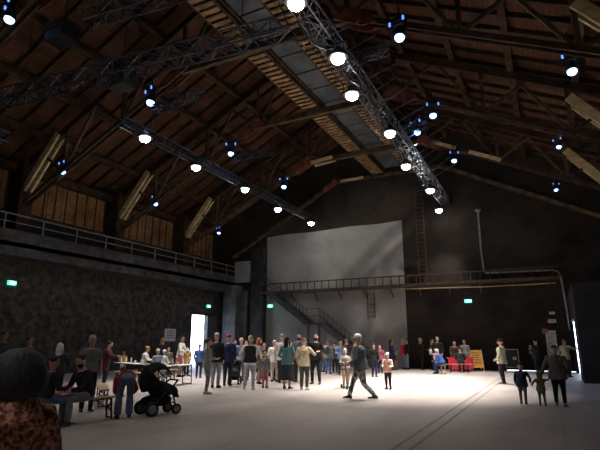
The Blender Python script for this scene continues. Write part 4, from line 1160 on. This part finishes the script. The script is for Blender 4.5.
# right side figures
I = person(502, 384, 339, 285, 'man in cream hoodie and black cap standing with hands in pockets, facing left', top=(.5, .45, .33), bottom=(.03, .028, .028), hair=DHAIR, hat=(.02, .02, .022), near=True, hood=True, w=1.22, hl=(.02, .16, -.42), hr=(.02, .14, -.44), hem=-.14)
P = at(513.5, 372)
t = thing('display_frame', 'grey metal tube frame with dark panel behind the cream hoodie man', 'display frame', (P.x, P.y, 0), dirrot(P, 95))
t.scale = (.68, .8, .85)
m = MB()
m.tube([(-.5, 0, .42), (-.5, 0, 1.42), (-.46, 0, 1.46), (.46, 0, 1.46), (.5, 0, 1.42), (.5, 0, .0)], .022, 8).tube([(-.5, 0, .42), (-.5, 0, 0)], .022, 8).tube([(-.5, 0, .3), (.5, 0, .3)], .02, 8)
for x in (-.5, .5): m.tube([(x, -.3, .022), (x, .3, .022)], .022, 8)
m.build('tube_frame', plain('light_grey_tube', (.5, .5, .52), .4), t)
MB().box((-.44, -.01, .36), (.44, .01, 1.4)).build('panel', BLACKM, t)
MB().box((.05, -.02, .78), (.34, .02, .98)).build('label_plate', plain('grey_label', (.4, .42, .45)), t)
I = person(537, 373.3, 339.5, 300, 'visitor in dark jacket carrying a child at the back wall', top=(.04, .05, .05), bottom=(.05, .055, .08), hair=DHAIR, hl=(0, .25, -.15), hr=(0, .3, -.2), shoes=(.5, .5, .5))
Pc = world_of(I, I['tl'](.12) + I['nf'] * .33)
person(0, 0, 0, 120, 'small child held in the arms of the visitor in dark jacket', top=(.4, .3, .28), bottom=(.2, .18, .2), hair=BROWN, pos=(Pc.x, Pc.y, 0), H=.8, z0=Pc.z - .42, pose='stand', fl=(.1, .12, .15), fr=(.1, .12, .15), **hold)
I = person(566, 377, 339, 30, 'visitor in beige top reaching to the bright corner doorway', top=(.4, .36, .22), bottom=(.05, .06, .1), hair=(.15, .08, .06), hr=(.2, .35, -.05), hl=(.05, .1, -.45), hood=True)
IW = person(557.5, 406.5, 345, 6, 'visitor in grey-brown coat and black leggings holding hands with two children', top=(.17, .14, .14), bottom=(.018, .018, .022), hair=BROWN, hairstyle='short', near=True, w=1.2, hem=-.16, hood=True, fl=(.11, .02, 0), fr=(.12, -.05, 0),
            hl=(.2, .02, -.48), hr=(.08, .05, -.48), shoes=(.35, .3, .28))
IK = person(541, 406, 373, 4, 'small child in olive snowsuit holding the hand of the visitor in grey-brown coat', top=(.15, .15, .09), bottom=(.13, .125, .09), hair=(.1, .1, .06), near=True, hood='up', w=1.2, hr=(.28, .04, .2), hl=(.22, 0, -.32), fl=(.12, .05, 0), fr=(.16, -.05, 0))
IN = person(522, 404.5, 364, 2, 'child in navy jacket with dark hair, left of the child in olive', top=(.03, .04, .09), bottom=(.13, .12, .1), hair=DHAIR, near=True, w=1.2, hr=(.15, .03, -.42), hem=-.16, hood=True)
backpack(IN, (.025, .035, .08), 'navy backpack on the child left of the one in olive')
